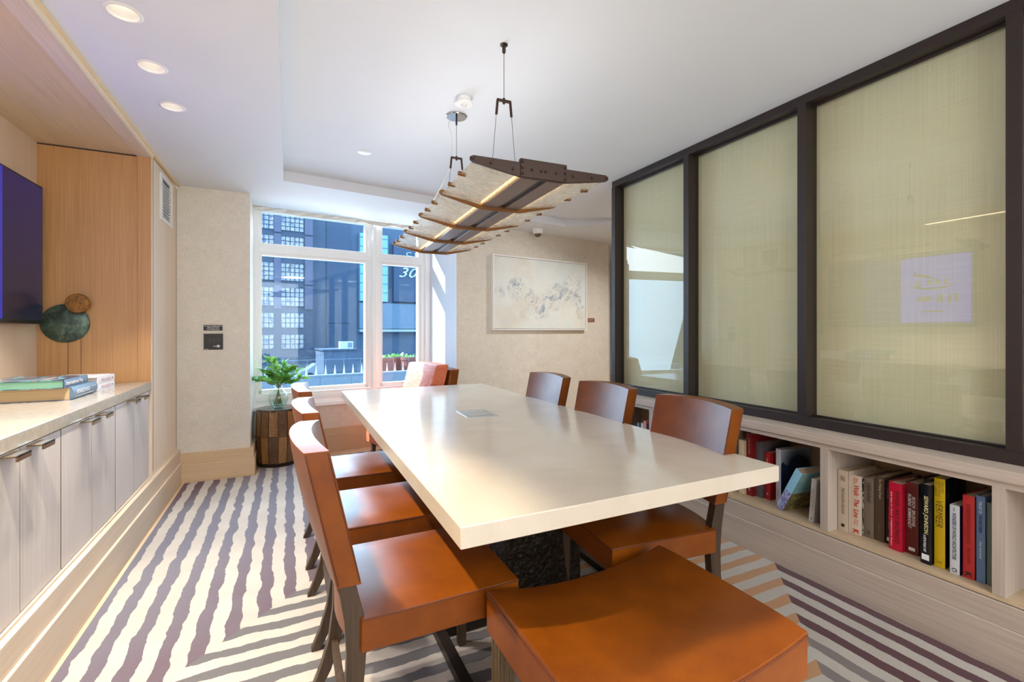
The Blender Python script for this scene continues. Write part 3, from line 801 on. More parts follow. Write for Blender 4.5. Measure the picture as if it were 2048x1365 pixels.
MB().lathe([(0, .500), (.178, .500), (.181, .514), (.178, .520), (0, .520)], 60).build('top', plain('glossy_dark_top', (70, 58, 48), .12), D)

V = empty('glass_vase', (-.085, 4.890, .5195), 0, 'round clear glass vase half filled with water on the drum table', 'vase')
prof = [(.028, .002), (.045, .004), (.060, .020), (.078, .055), (.084, .090), (.074, .130), (.044, .165), (.030, .182), (.031, .200), (.042, .214)]
inn = [(r-.003, z+.001) for r, z in prof][::-1]
MB().lathe([(0, .002)] + prof + inn + [(0, .006)], 40).build('bowl', vase_glass, V)
MB().lathe([(0, .008), (.040, .009), (.056, .024), (.073, .055), (.077, .080), (0, .080)], 36).build('water', water_mat, V)
t = NT('leaf_green')
f = t.noise(t.coord(), 14, 3)
lg = t.ramp(f, [(.3, (76, 136, 58)), (.5, (122, 176, 78)), (.7, (186, 210, 124))])
b = t.bsdf(Base_Color=lg, Roughness=.45)
tl = t.n('ShaderNodeBsdfTranslucent', i_Color=lg); ms = t.n('ShaderNodeMixShader', i_0=.3)
t.t.links.new(b.outputs[0], ms.inputs[1]); t.t.links.new(tl.outputs[0], ms.inputs[2]); t.t.links.new(ms.outputs[0], t.out.inputs[0]); leaf_m = t.m
PL = empty('leafy_branches', (-.085, 4.890, .5300), 0, 'green leafy branches arranged in the round glass vase', 'plant')
lv = MB(); sm_ = MB(); rnd = random.Random(3)
def leaf(p, d, size, roll):
    d = Vector(d).normalized(); side = d.cross(Vector((0, 0, 1))).normalized(); up = side.cross(d)
    side = (side*math.cos(roll) + up*math.sin(roll)).normalized(); up = side.cross(d)
    n = 6; L_, M_, R_ = [], [], []
    for i in range(n+1):
        s = i/n; w = size*.36*math.sin(PI*min(1, s**.75))*(1 + (.18 if i % 2 else -.08)); c = Vector(p) + d*size*s - up*size*.25*s*s
        L_.append(lv.b.verts.new(c + side*w + up*w*.3)); M_.append(lv.b.verts.new(c)); R_.append(lv.b.verts.new(c - side*w + up*w*.3))
    for i in range(n):
        lv.b.faces.new([M_[i], M_[i+1], L_[i+1], L_[i]]); lv.b.faces.new([R_[i], R_[i+1], M_[i+1], M_[i]])
tips = [(-.29, .0, .27, .10), (-.20, -.06, .36, .08), (-.14, .04, .46, .07), (-.05, -.05, .44, .08), (.05, .03, .40, .09), (.12, -.06, .37, .09), (.20, .02, .33, .09), (.23, -.05, .26, .08), (-.10, -.10, .34, .09), (.0, .10, .36, .08), (-.23, .07, .24, .08), (.10, .08, .28, .08)]
for tx, ty, tz, ls in tips:
    tx *= .60 if tx < 0 else .88; tz = .20+(tz-.19)*.86; ls *= .86
    p0 = Vector((-tx*.18, -ty*.3, .02)); p1 = Vector((0, 0, .185)) + Vector((tx*.03, ty*.05, 0)); p2 = Vector((tx*.55, ty*.6, .19+(tz-.19)*.75)); p3 = Vector((tx, ty, tz))
    pts = []
    for k in range(13):
        s = k/12
        if s < .4: pts.append(p0.lerp(p1, s/.4))
        else:
            q = (s-.4)/.6; pts.append((1-q)**2*p1 + 2*q*(1-q)*p2 + q*q*p3)
    sm_.tube(pts, [.0028]*10 + [.0022, .0018, .001], 6)
    for k in (6, 7, 7, 8, 8, 9, 9, 10, 10, 11, 11, 12):
        dv = (pts[min(k+1, 12)] - pts[k-1]).normalized()
        for s in (-1, 1):
            if rnd.random() < .62:
                dd = dv*.7 + Vector((rnd.uniform(-1, 1), rnd.uniform(-1, 1), rnd.uniform(-.35, .35)))*.75
                leaf(pts[k], dd, ls*rnd.uniform(.75, 1.15), rnd.uniform(-.9, .9))
    leaf(p3, p3-p2, ls*1.1, rnd.uniform(-.5, .5))
sm_.build('branch', plain('twig_green', (112, 120, 62), .6), PL)
lv.build('foliage', leaf_m, PL, norm=False)

# ------------------------------------------------------------------ painting and placard
Mw = W2 @ Matrix.Translation((0, -.001, 0))
pr = empty('painting', (0, 0, 0), 0, 'large pale abstract painting with blue-grey splashes in a white frame', 'painting')
pr.matrix_world = W2 @ Matrix.Translation((.5115, 0, 1.68))
m = MB()
w2, h2 = .7115, .433
m.box(-w2, w2, -.052, -.004, h2-.014, h2).box(-w2, w2, -.052, -.004, -h2, -h2+.014).box(-w2, -w2+.016, -.052, -.004, -h2+.014, h2-.014).box(w2-.016, w2, -.052, -.004, -h2+.014, h2-.014)
m.build('frame', trim_white, pr, bevel=.001)
MB().box(-w2+.014, w2-.014, -.030, -.006, -h2+.012, h2-.012).build('backing', gap_dark, pr)
t = NT('abstract_canvas')
cc = t.coord()
f1 = t.noise(cc, 5.0, 8, .75, 1.4); f2 = t.noise(t.coord(loc=(4, 2, 1)), 2.0, 4, .6)
msk = None
for (x, z, r) in ((-.38, .05, .15), (-.20, -.03, .11), (.18, -.02, .19), (.10, -.04, .14), (.42, .02, .16), (.47, .18, .17), (.55, .20, .10), (-.02, -.20, .14), (-.12, -.14, .14), (-.26, -.24, .10), (.53, -.03, .12), (.62, -.20, .10), (-.62, .0, .08)):
    v = t.n('ShaderNodeVectorMath', operation='DISTANCE', i_0=cc, i_1=(x, -.031, z)).outputs['Value']
    k = t.math('SUBTRACT', 1.0, t.math('DIVIDE', v, r), clamp=True)
    msk = k if msk is None else t.math('MAXIMUM', msk, k)
ink = t.math('MULTIPLY', t.math('POWER', msk, .55), t.ramp(f1, [(.50, (0, 0, 0)), (.60, (255, 255, 255))]))
streak = t.noise(t.coord(scale=(30, 30, 30)), 1, 4, .8, 3)
ink2 = t.math('MULTIPLY', t.math('POWER', msk, .6), t.ramp(streak, [(.56, (0, 0, 0)), (.62, (255, 255, 255))]))
wash = t.ramp(f2, [(.35, (226, 234, 232)), (.5, (236, 238, 232)), (.65, (230, 226, 212)), (.75, (218, 226, 226))])
c_ = t.mix(t.math('MULTIPLY', ink, .95, clamp=True), wash, lin((126, 148, 168)))
c_ = t.mix(t.math('MULTIPLY', ink2, 1.0, clamp=True), c_, lin((52, 66, 80)))
t.bsdf(Base_Color=c_, Roughness=.6)
MB().box(-w2+.020, w2-.020, -.046, -.030, -h2+.018, h2-.018).build('canvas', t.m, pr)
pp = empty('placard', (0, 0, 0), 0, 'tiny brown title placard on the wall beside the painting', 'placard')
pp.matrix_world = W2 @ Matrix.Translation((1.342, 0, 1.378))
MB().box(-.058, .058, -.005, 0, -.026, .026).build('plate', plain('brown_placard', (142, 100, 70), .5), pp)
MB().box(-.04, .03, -.0056, -.0049, .008, .011).box(-.04, .01, -.0056, -.0049, -.004, -.001).build('lettering', ink_cream, pp)

# ------------------------------------------------------------------ bookcase, glazing
XF = 2.374
BK = empty('bookcase', (2.59, 1.6, 0), 0, 'low greyed oak bookcase running under the glass partition', 'bookcase')
TB = Matrix.Translation(-Vector(BK.location))
DV = [-.466, .152, .773, 1.397, 2.005, 2.610, 3.200]
MB().box(2.358, 2.80, -2.28, 3.225, .691, .735).xf(TB).build('top_board', shelf_oak, BK, bevel=.002)
MB().box(XF, 2.80, -2.28, 3.22, .665, .6895).xf(TB).build('top_rail', shelf_oak, BK)
MB().box(XF+.004, 2.80, -2.28, 3.22, .244, .262).xf(TB).build('bottom_shelf', shelf_in, BK)
MB().box(2.785, 2.80, -2.28, 3.22, .262, .672).xf(TB).build('back_panel', shelf_in, BK)
div_m = wood('greyed_oak_upright', (176, 160, 146), (197, 182, 168), 'z', fine=150)
for y in DV:
    MB().box(XF, 2.785, y-.018, y+.018, .262, .665).xf(TB).build('divider', div_m, BK)
bb = MB().box(2.352, 2.45, -2.28, 3.235, -.01, .158).box(2.366, 2.45, -2.28, 3.23, .158, .240)
struct(bb.build('baseboard_right', shelf_oak, bevel=.0025))
struct(MB().box(2.45, 2.80, -2.28, 3.22, -.01, .244).build('trim_10', shelf_oak))

GZ = empty('glass_partition', (2.52, 1.6, .735), 0, 'dark bronze framed glass partition with cream woven shades', 'glass partition')
TG = Matrix.Translation(-Vector(GZ.location))
Y0g, Y1g, Zb, Zt = -2.28, 3.21, .735, ZC
MUL = [3.192, 2.390, 1.582, .768, -.05, -.86]
m = MB().box(2.49, 2.60, Y0g, Y1g, Zt-.050, Zt).box(2.49, 2.60, Y0g, Y1g, Zb, Zb+.050)
m.box(2.545, 2.562, Y0g, Y1g, Zt-.062, Zt-.05).box(2.545, 2.562, Y0g, Y1g, Zb+.05, Zb+.058)
m.xf(TG).build('rail', bronze, GZ, bevel=.0015)
for y in MUL:
    MB().box(2.49, 2.60, y-.0235, y+.0235, Zb+.050, Zt-.050).xf(TG).build('mullion', bronze, GZ, bevel=.0015)
ed = MUL
for a, b in zip(ed[1:], ed[:-1]):
    MB().box(2.552, 2.553, a+.0235, b-.0235, Zb+.05, Zt-.05).xf(TG).build('glass_pane', partition_glass, GZ)
    MB().box(2.585, 2.588, a+.022, b-.022, Zb+.05, Zt-.048).xf(TG).build('shade', shade_mat, GZ)

# ------------------------------------------------------------------ shelf books
def book_up(x, y1, w, h, d, cover, label, group, titles=(), side=None, lean=0, pages=page_v, z=.2622, extra=None, rz=0):
    """spine faces -X; y1 = the edge towards the window; thickness runs to -Y"""
    r = empty('book', (x, y1-w, z), 0, label, 'book', group)
    r.rotation_euler = (lean, 0, rz)
    mats = [cover] + ([side] if side else [])
    b = min(.0025, w*.12)
    m = MB().box(0, d, 0, b, 0, h, mi=1 if side else 0).box(0, d, w-b, w, 0, h)
    m.prism([(0, 0), (-.0015, w*.15), (-.0025, w*.5), (-.0015, w*.85), (0, w), (.003, w), (.003, 0)], 0, h, 'z')
    m.build('cover', mats, r)
    MB().box(.003, d-.004, b, w-b, .003, h-.004).build('pages', pages, r)
    for (s_, ink_, zc, yc, ln, sz, it, bo_) in titles:
        M = frame((-.0032, w*yc, h*zc), (0, 0, -1), (0, -1, 0))
        text('title', s_, ink_, M, r, ln*h, sz*w, italic=it, bold=bo_)
    if extra: extra(r, w, h, d)
    return r
def kmark(mat, z0=.03):
    def f(r, w, h, d):
        text('publisher_mark', 'K', mat, frame((-.0034, w*.5, h*.05), (0, 0, -1), (0, -1, 0)), r, .020, w*.55, bold=.03)
    return f
def mark(mat, s_='M', zz=.05, a=.014, b=.5):
    def f(r, w, h, d):
        MB().box(-.0036, -.0026, w*(.5-b/2), w*(.5+b/2), h*zz, h*zz+a).build('publisher_mark', mat, r)
    return f
G2 = 'art books standing in the open bookcase bay'
t = NT('photo_strip_cover'); f = t.noise(t.coord(scale=(60, 1, 60)), 1, 2); t.bsdf(Base_Color=t.ramp(f, [(.45, (40, 38, 38)), (.55, (190, 180, 168))]), Roughness=.4); photo_side = t.m
t = NT('sketch_cover'); f = t.noise(t.coord(), 18, 4, .7, 1); t.bsdf(Base_Color=t.ramp(f, [(.4, (62, 54, 46)), (.6, (150, 138, 122))]), Roughness=.4); sketch_side = t.m
book_up(2.452, 1.376, .049, .298, .24, cov((196, 178, 158)), 'cream upright book titled THE GOLDEN DECADE at the bay edge', G2,
        [('THE GOLDEN DECADE', ink_black, .50, .5, .43, .25, .2, 0), ('JJJJ', ink_grey, .87, .5, .09, .4, .2, 0), ('I', ink_black, .10, .5, .05, .3, 0, 0)])
book_up(2.470, 1.326, .047, .283, .24, cov((216, 198, 178)), 'cream upright book titled Walk The Line in red letters', G2,
        [('Walk  The  Line', ink_red, .56, .46, .55, .48, .2, .012), ('Roger\nMarshall', ink_red, .91, .5, .10, .4, .2, 0), ('The Art of\nDrawing', ink_red, .20, .5, .11, .4, .2, 0)], side=photo_side, extra=kmark(ink_red))
book_up(2.485, 1.278, .042, .283, .24, cov((124, 110, 96)), 'taupe upright book titled Unfinished', G2, [('Unfinished', ink_black, .76, .42, .32, .42, .2, 0), ('MET', ink_black, .08, .5, .06, .3, .0, 0)])
book_up(2.490, 1.235, .040, .299, .24, cov((92, 74, 60)), 'brown upright book titled The Waking Dream', G2, [('The Waking Dream', ink_cream, .82, .42, .32, .36, .2, .01), ('EDITIONS', ink_grey, .2, .5, .14, .25, 0, 0)])
book_up(2.494, 1.194, .034, .290, .24, cov((24, 19, 20)), 'black upright book with a small red title and white publisher panel', G2, [('Dada Dogmatics', ink_red, .48, .5, .22, .34, 0, .008), ('Turgenev', ink_cream, .30, .5, .12, .26, 0, .0), ('contemporary\nmodern classics', ink_grey, .80, .5, .17, .4, 0, 0)], extra=mark(ink_white, a=.016, b=.45))
book_up(2.449, 1.158, .052, .301, .20, cov((188, 14, 48)), 'crimson upright book titled WHEN ART WORKED in black capitals', G2, [('WHEN ART WORKED', ink_black, .50, .36, .78, .34, 0, -.005), ('Early Roger Co. Carmel   A Neighbourhood  Painters', ink_white, .46, .78, .80, .14, .2, 0)])
book_up(2.472, 1.104, .046, .314, .24, cov((106, 36, 36)), 'maroon upright book titled BOSCH BRUEGHEL RUBENS REMBRANDT', G2, [('BOSCH  BRUEGHEL', ink_white, .60, .34, .42, .26, .2, .012), ('RUBENS  REMBRANDT', ink_white, .60, .66, .48, .26, .2, .012)], side=sketch_side, extra=mark(ink_white, a=.014, b=.5))
book_up(2.510, 1.056, .026, .338, .24, cov((26, 26, 34)), 'tall thin dark book pushed back behind the black one', G2, [])
book_up(2.423, 1.030, .036, .334, .22, cov((16, 18, 24), .2), 'black glossy upright book titled SEWARD JOHNSON in yellow', G2, [('SEWARD JOHNSON', ink_gold, .62, .48, .48, .52, .15, .012), ('A LIFE IN PUBLIC ART', ink_white, .26, .55, .22, .26, .15, .012)], extra=mark(ink_white, zz=.05, a=.024, b=.7))
book_up(2.440, .990, .036, .369, .18, cov((206, 172, 16)), 'tall yellow upright book titled VERMEER', G2, [('VERMEER', ink_black, .60, .5, .30, .62, .15, -.012), ('MASTER\nPAINTINGS\nOF GENIUS', ink_black, .88, .5, .17, .8, .15, -.01)], side=plain('black_jacket', (20, 20, 22), .2), extra=lambda r, w, h, d: text('publisher_mark', 'X', ink_black, frame((-.0034, w*.5, h*.06), (0, 0, -1), (0, -1, 0)), r, .016, w*.5, bold=-.02))
book_up(2.426, .934, .031, .278, .20, cov((206, 208, 214)), 'short white upright book titled WONDERS OF WORLD ARCHITECTURE', G2, [('WONDERS OF WORLD ARCHITECTURE', ink_blue, .55, .5, .68, .40, .1, .015), ('smith', ink_blue, .94, .5, .05, .2, 0, 0)], side=cov((24, 28, 70)), extra=lambda r, w, h, d: MB().tube([(-.0032, w*.5+.007*math.cos(a_*PI/6), h*.06+.007*math.sin(a_*PI/6)) for a_ in range(12)], .0012, 6).build('publisher_mark', ink_black, r))
book_up(2.433, .896, .036, .328, .21, cov((190, 46, 44)), 'red upright book with a bold K at its foot', G2, [('EXTRAORDINARY SKETCHBOOKS', plain('ink_dark_red', (110, 26, 28), .5), .66, .5, .48, .34, .0, .0), ('JANE STOBART', plain('ink_dark_red', (110, 26, 28), .5), .28, .5, .20, .30, .0, 0)], extra=kmark(ink_black))
book_up(2.435, .856, .026, .338, .21, cov((98, 128, 168)), 'blue upright book titled THE ART OF THE DAILY NEWS', G2, [('THE ART OF', ink_white, .87, .5, .14, .34, .0, .012), ('THE DAILY NEWS', ink_blue, .68, .5, .20, .36, .0, .012), ('THE ARCHIVE', ink_white, .38, .5, .2, .26, 0, 0)])
book_up(2.439, .8275, .022, .319, .22, cov((98, 112, 104)), 'grey-green upright book against the bay upright', G2, [])
G3 = 'books in the bay hidden partly by the table corner'
book_up(2.466, 1.950, .040, .322, .24, cov((214, 196, 164)), 'cream upright book next to the tall dark red one', G3, [('N', ink_black, .5, .5, .06, .4, 0, 0)])
book_up(2.478, 1.908, .046, .369, .24, cov((126, 22, 26)), 'tall dark red upright book with a white letter C', G3, [('COLLECTION', ink_cream, .80, .5, .25, .16, 0, 0), ('C', ink_white, .52, .5, .06, .55, 0, 0), ('ART', ink_white, .12, .5, .08, .2, 0, .02)])
book_up(2.503, 1.862, .046, .322, .25, cov((96, 88, 92)), 'grey upright book between the two red ones', G3, [])
book_up(2.515, 1.814, .036, .273, .22, cov((168, 30, 34)), 'short red upright book beside the white one with a dark picture', G3, [('LA BELLE', ink_gold, .82, .5, .12, .2, 0, 0), ('A', ink_white, .62, .5, .05, .4, 0, .02), ('V', ink_white, .12, .5, .05, .35, 0, 0)])
t = NT('dark_photo_jacket')
sp = t.n('ShaderNodeSeparateXYZ', i_0=t.coord()); f = t.noise(t.coord(), 26, 4)
vv = t.math('ADD', sp.outputs[2], t.math('MULTIPLY', f, .10))
hump = t.math('MULTIPLY', t.math('SUBTRACT', t.n('ShaderNodeVectorMath', operation='DISTANCE', i_0=t.coord(), i_1=(.13, 0, .19)).outputs['Value'], .07), 9, clamp=True)
dk = t.math('MULTIPLY', t.math('GREATER_THAN', vv, .275), hump)
t.bsdf(Base_Color=t.mix(dk, lin((28, 38, 58)), lin((196, 200, 206))), Roughness=.3); photoj = t.m
def jt(r, w, h, d): text('subtitle', 'NEW YORK SCHOOL PAINTERS', ink_grey, frame((d*.5, -.0006, h*.93), (1, 0, 0), (0, 0, 1)), r, d*.7, .006)
book_up(2.520, 1.752, .034, .306, .22, cov((206, 208, 214)), 'white upright book whose cover shows a dark blue photograph', G3, [('ATELIER', ink_grey, .2, .5, .15, .25, 0, 0)], side=photoj, extra=jt, rz=R(-8))
t = NT('landscape_jacket')
sp = t.n('ShaderNodeSeparateXYZ', i_0=t.coord()); f = t.noise(t.coord(scale=(8, 8, 40)), 1, 4, .7, .6)
f3 = t.noise(t.coord(), 30, 5, .7, 1.0)
top = t.ramp(f, [(.35, (104, 150, 160)), (.65, (150, 186, 184))]); bot = t.ramp(f3, [(.35, (60, 44, 38)), (.5, (112, 102, 62)), (.65, (160, 144, 96))])
t.bsdf(Base_Color=t.mix(t.math('GREATER_THAN', sp.outputs[2], .125), bot, top), Roughness=.3); lj = t.m
t = NT('landscape_spine')
sp = t.n('ShaderNodeSeparateXYZ', i_0=t.coord()); f = t.noise(t.coord(), 34, 4, .7, 1)
t.bsdf(Base_Color=t.mix(t.math('GREATER_THAN', sp.outputs[2], .125), t.ramp(f, [(.4, (86, 92, 160)), (.6, (186, 190, 226))]), lin((150, 206, 232))), Roughness=.3)
def lt(r, w, h, d):
    text('title', 'Place of\nLight', plain('ink_pale_pink', (216, 190, 190), .5), frame((d*.62, -.0008, h*.74), (1, 0, 0), (0, 0, 1)), r, d*.45, .055, italic=.2)
book_up(2.425, 1.690, .044, .268, .235, t.m, 'blue book with a landscape cover leaning away from the uprights', G3, [], side=lj, lean=R(28), extra=lt, z=.2625, rz=R(-10), pages=plain('page_block_pinkish', (176, 150, 130), .8))
book_up(2.420, 1.500, .026, .225, .16, cov((196, 190, 182)), 'small white upright book beside the bay upright, slightly tilted', G3, [('Henry Kruger\nOld Colors', ink_grey, .52, .5, .52, .6, .1, 0), ('o', ink_black, .08, .5, .04, .25, 0, .03)], lean=R(4))
book_up(2.43, 1.452, .022, .215, .18, cov((34, 40, 56)), 'small navy upright book touching the bay upright', G3, [])
G4 = 'books in the bay seen between the chair backs'
for i, (c, w, h, lab) in enumerate((((60, 84, 124), .022, .20, 'blue upright book farthest from the chair with coral neighbours'), ((24, 62, 76), .020, .25, 'dark teal upright book between a blue and a grey one'), ((126, 148, 156), .024, .26, 'pale grey-blue upright book between teal ones'), ((30, 78, 84), .018, .26, 'thin teal upright book next to the white one'),
         ((232, 230, 220), .026, .265, 'white upright book next to the coral ones'), ((236, 158, 150), .032, .29, 'coral pink upright book with pale top edge'), ((60, 36, 66), .030, .27, 'dark purple upright book beside the bay upright'))):
    yy = 2.90 - sum((.0, .023, .044, .069, .088, .115, .148)[i:i+1])
    book_up(2.46, yy, w, h, .2, cov(c), lab, G4, [])
# ------------------------------------------------------------------ outside
def FW(f): return W @ Matrix.Translation((0, f, 0))
def brick(name, c1, c2, sc=60):
    t = NT(name); f = t.noise(t.coord(scale=(sc/60, sc/60, 6)), 1, 5, .7)
    t.bsdf(Base_Color=t.ramp(f, [(.3, c1), (.7, c2)]), Roughness=.9); return t.m
FA = 60.0

wallA = brick('facade_slate_blue', (48, 60, 74), (56, 68, 84)); lav = brick('facade_mauve_pier', (76, 76, 92), (86, 84, 100))
wallB = brick('facade_grey_blue', (56, 70, 86), (66, 80, 98)); wallB2 = brick('facade_dark_strip', (48, 62, 80), (56, 70, 88))
t = NT('facade_window_reflection')
f = t.noise(t.coord(scale=(1.6, 1, 1.1)), 1, 5, .65, .6)
t.bsdf(Base_Color=t.ramp(f, [(.36, (66, 84, 104)), (.46, (134, 130, 134)), (.54, (164, 150, 138)), (.66, (100, 92, 92))]), Roughness=.25); fwin = t.m
cyan = plain('curtain_wall_cyan', (100, 144, 160), .2); cyan_d = plain('curtain_wall_mullion', (56, 84, 104), .4)
BA = empty('brick_building', tuple(W @ Vector((5, FA+4, -3.2))), 0, 'slate and mauve office building with gridded windows across the street', 'building')
BA.matrix_world = W @ Matrix.Translation((0, FA, -3.2)); 
def ob(m, dz=3.2): return m.xf(Matrix.Translation((0, 0, dz)))
ob(MB().box(-130, 10.78, .3, 12, -3.2, 26)).build('wall', wallA, BA)
m = MB()
for x0, x1 in ((9.80, 10.78), (6.23, 7.03), (2.6, 3.3)):
    for z0, z1 in ((3.9, 6.9), (7.1, 13.4), (13.6, 17.2)): m.box(x0, x1, .12, .3, z0, z1)
ob(m).build('pier', lav, BA)
for x0, x1, n in ((7.03, 9.70, 5), (3.40, 6.23, 5), (-.6, 2.4, 5), (-4.6, -1.6, 5), (-8.6, -5.6, 5)):
    for z0, z1, r_ in ((-1.19, .66, 3), (1.50, 3.40, 3), (4.28, 6.62, 4), (7.50, 9.74, 4), (10.85, 13.16, 4), (13.9, 16.1, 4)):
        wn = ob(MB().box(x0, x1, .26, .30, z0, z1)).build('window', fwin, BA)
        m = MB()
        for k in range(n+1):
            xx = x0+(x1-x0)*k/n; m.box(xx-.045, xx+.045, .20, .27, z0, z1)
        for k in range(r_+1):
            zz = z0+(z1-z0)*k/r_; m.box(x0, x1, .20, .27, zz-.04, zz+.04)
        ob(m).build('glazing_bar', wallA, wn)
BB = empty('grey_building', (0, 0, 0), 0, 'plain grey-blue tower with a pale glass strip across the street', 'building')
BB.matrix_world = W @ Matrix.Translation((0, FA+2, -3.2))
ob(MB().box(10.8, 90, .3, 14, -3.2, 26)).build('wall', wallB, BB)
ob(MB().box(12.9, 16.1, .15, .3, 2.2, 26).box(12.9, 16.1, .1, .3, -3.2, 2.0)).build('dark_strip', wallB2, BB)
m = MB(); m.box(17.2, 21.4, -.2, .3, 5.3, 15)
ob(m).build('glass_strip', cyan, BB)
m = MB()
for k in range(8): m.box(17.2, 21.4, -.26, -.2, 5.3+k*1.3, 5.38+k*1.3)
for x in (17.2, 18.9, 20.2, 21.3): m.box(x, x+.08, -.26, -.2, 5.3, 15)
ob(m).build('mullion', cyan_d, BB)
ob(MB().box(17.2, 30, -.3, .3, 1.4, 5.1)).build('pale_panel', plain('facade_pale_panel', (88, 104, 118), .8), BB)
ob(MB().box(17.2, 30, -.6, .3, .95, 1.30)).build('canopy_band', plain('facade_white_band', (136, 148, 158), .7), BB)
ob(MB().box(22.1, 30, -.5, .3, 5.4, 14)).build('sign_wall', plain('facade_sign_wall', (50, 64, 84), .8), BB)
sg = empty('street_number', (0, 0, 0), 0, 'white building number 30 with letters above it on the tower opposite', 'sign')
sg.matrix_world = W @ Matrix.Translation((0, FA+1.4, 0))
Mx = lambda x, z: frame((x, -.05, z), (1, 0, 0), (0, 0, 1))
wl = plain('sign_white', (170, 184, 194), .5)
text('numeral', '30', wl, Mx(24.3, 9.75), sg, 2.9, 1.45, italic=.35, bold=.0, depth=.01)
text('lettering', 'C E N T', wl, Mx(26.2, 12.5), sg, 4.6, .62, depth=.01)
lw = empty('rooftop_structure', (0, 0, 0), 0, 'low grey structure with a flat roof in front of the tower', 'building')
lw.matrix_world = W @ Matrix.Translation((0, 30, -3.2))
ob(MB().box(6.22, 8.55, 0, 3, -3.2, -.18)).build('wall', wallB, lw); ob(MB().box(6.12, 8.65, -.1, 3, -.26, -.16)).build('roof', wallB2, lw)
ac = empty('condenser_unit', (0, 0, 0), 0, 'white rooftop air conditioning unit on the low grey structure', 'air conditioner')
ac.matrix_world = W @ Matrix.Translation((7.9, 30.4, -.16))
MB().box(-.47, .47, 0, .5, 0, .54).build('casing', plain('unit_white', (160, 166, 170), .5), ac); MB().box(.08, .40, -.02, 0, .10, .46).build('grille', plain('unit_grille', (84, 100, 116), .5), ac)
cr = empty('car', (0, 0, 0), 0, 'pale blurry car parked on the street behind the spiked wall', 'car')
cr.matrix_world = W @ Matrix.Translation((8.2, 40, -3.2))
m = MB(); m.prism([(-2.1, .3), (2.1, .3), (2.15, .75), (1.5, .9), (.9, 1.38), (-.9, 1.4), (-1.5, .95), (-2.15, .8)], -.8, .8, 'y'); m.build('body', plain('car_silver', (110, 118, 128), .3), cr, bevel=.05)
m = MB(); m.prism([(-.85, .95), (1.3, .95), (.85, 1.3), (-.8, 1.32)], -.82, .82, 'y'); m.build('windows', plain('car_glass', (40, 52, 66), .15), cr)
for x in (-1.35, 1.35): MB().lathe([(0, -.85), (.33, -.85), (.33, .85), (0, .85)], 20).xf(Matrix.Translation((x, 0, .33)) @ Matrix.Rotation(R(90), 4, 'X')).build('wheel', black_plastic, cr)
struct(MB().box(-130, 90, 13, 78, -3.4, -3.2, W).build('street', plain('asphalt', (66, 72, 78), .9)))
struct(MB().box(-8, 12, .16, 12.9, -.9, -.62, W).build('terrace_ground', plain('terrace_paving', (96, 100, 104), .9, vary=.05)))
t = NT('parapet_block'); bt = t.n('ShaderNodeTexBrick', i_Vector=t.coord(rot=(R(90), 0, 0)), i_Scale=1.0); bt.inputs['Brick Width'].default_value = .62; bt.inputs['Row Height'].default_value = .3; bt.inputs['Mortar Size'].default_value = .006
bt.inputs['Color1'].default_value = lin((104, 114, 124)); bt.inputs['Color2'].default_value = lin((112, 122, 130)); bt.inputs['Mortar'].default_value = lin((84, 94, 104))
t.bsdf(Base_Color=bt.outputs[0], Roughness=.9); 
PW_ = empty('parapet', (0, 0, 0), 0, 'grey block parapet topped with white spikes outside the window', 'low wall')
PW_.matrix_world = W @ Matrix.Translation((0, 5, -.62))
MB().box(-4, 6.5, 0, .2, 0, .94).build('block', t.m, PW_)
sp_m = plain('spike_white', (176, 184, 190), .5)
for k in range(26):
    x = -.66 + .1835*k
    MB().lathe([(0, 0), (.026, 0), (.003, .20), (0, .20)], 8, (x, .05, .94)).build('spike', sp_m, PW_)
rl = MB().tube([(-4, .15, 1.25), (6.5, .15, 1.25)], .004, 6)
for k in range(16): rl.tube([(-1.5+.36*k, .15, .94), (-1.5+.36*k, .15, 1.25)], .003, 6)
rl.build('rail', plain('rail_grey', (104, 124, 140), .5), PW_)
terra = plain('planter_terracotta', (122, 66, 54), .7)
for i, (x, w_, lab) in enumerate(((3.42, .46, 'terracotta planter with a shrub, partly behind the window mullion'), (3.92, .36, 'narrow terracotta planter with a shrub, behind the wider one'), (4.14, .50, 'wide terracotta planter standing in front of the pale storefront'))):
    pt = empty('planter', (0, 0, 0), 0, lab, 'planter', 'terracotta planters on the terrace')
    pt.matrix_world = W @ Matrix.Translation((x, 7.6 + .5*(i == 1), -.62))
    MB().lathe([(0, 0), (w_*.36, 0), (w_*.5, 1.02), (w_*.53, 1.02), (w_*.53, 1.10), (w_*.47, 1.10), (w_*.45, 1.0), (0, 1.0)], 28).build('pot', terra, pt)
    lv = MB(); rnd = random.Random(20+i)
    for k in range(60):
        leaf((rnd.uniform(-.1, .1), rnd.uniform(-.1, .1), 1.0), (rnd.uniform(-1, 1), rnd.uniform(-1, 1), rnd.uniform(.4, 1.2)), rnd.uniform(.10, .24), rnd.uniform(-1, 1))
    lv.build('foliage', leaf_m, pt, norm=False)

# ------------------------------------------------------------------ light
wd = bpy.data.worlds.new('sky'); bpy.context.scene.world = wd; wd.use_nodes = True
nt = wd.node_tree; bg = nt.nodes['Background']
bg.inputs[0].default_value = (.55, .76, 1.0, 1); bg.inputs[1].default_value = 4.2
def light(name, typ, loc, energy, color=(1, 1, 1), rot=None, **kw):
    d = bpy.data.lights.new(name, typ); d.energy = energy; d.color = color
    for k, v in kw.items(): setattr(d, k, v)
    o = bpy.data.objects.new(name, d); C.objects.link(o); o.location = loc
    if rot is not None: o.rotation_euler = rot
    return o
sd_ = Vector((.5825, -.249, -.475)).normalized()
su = light('sunlight', 'SUN', (-8, 12, 9), 11, (1, .95, .86), angle=R(.6)); su.rotation_euler = sd_.to_track_quat('-Z', 'Y').to_euler()
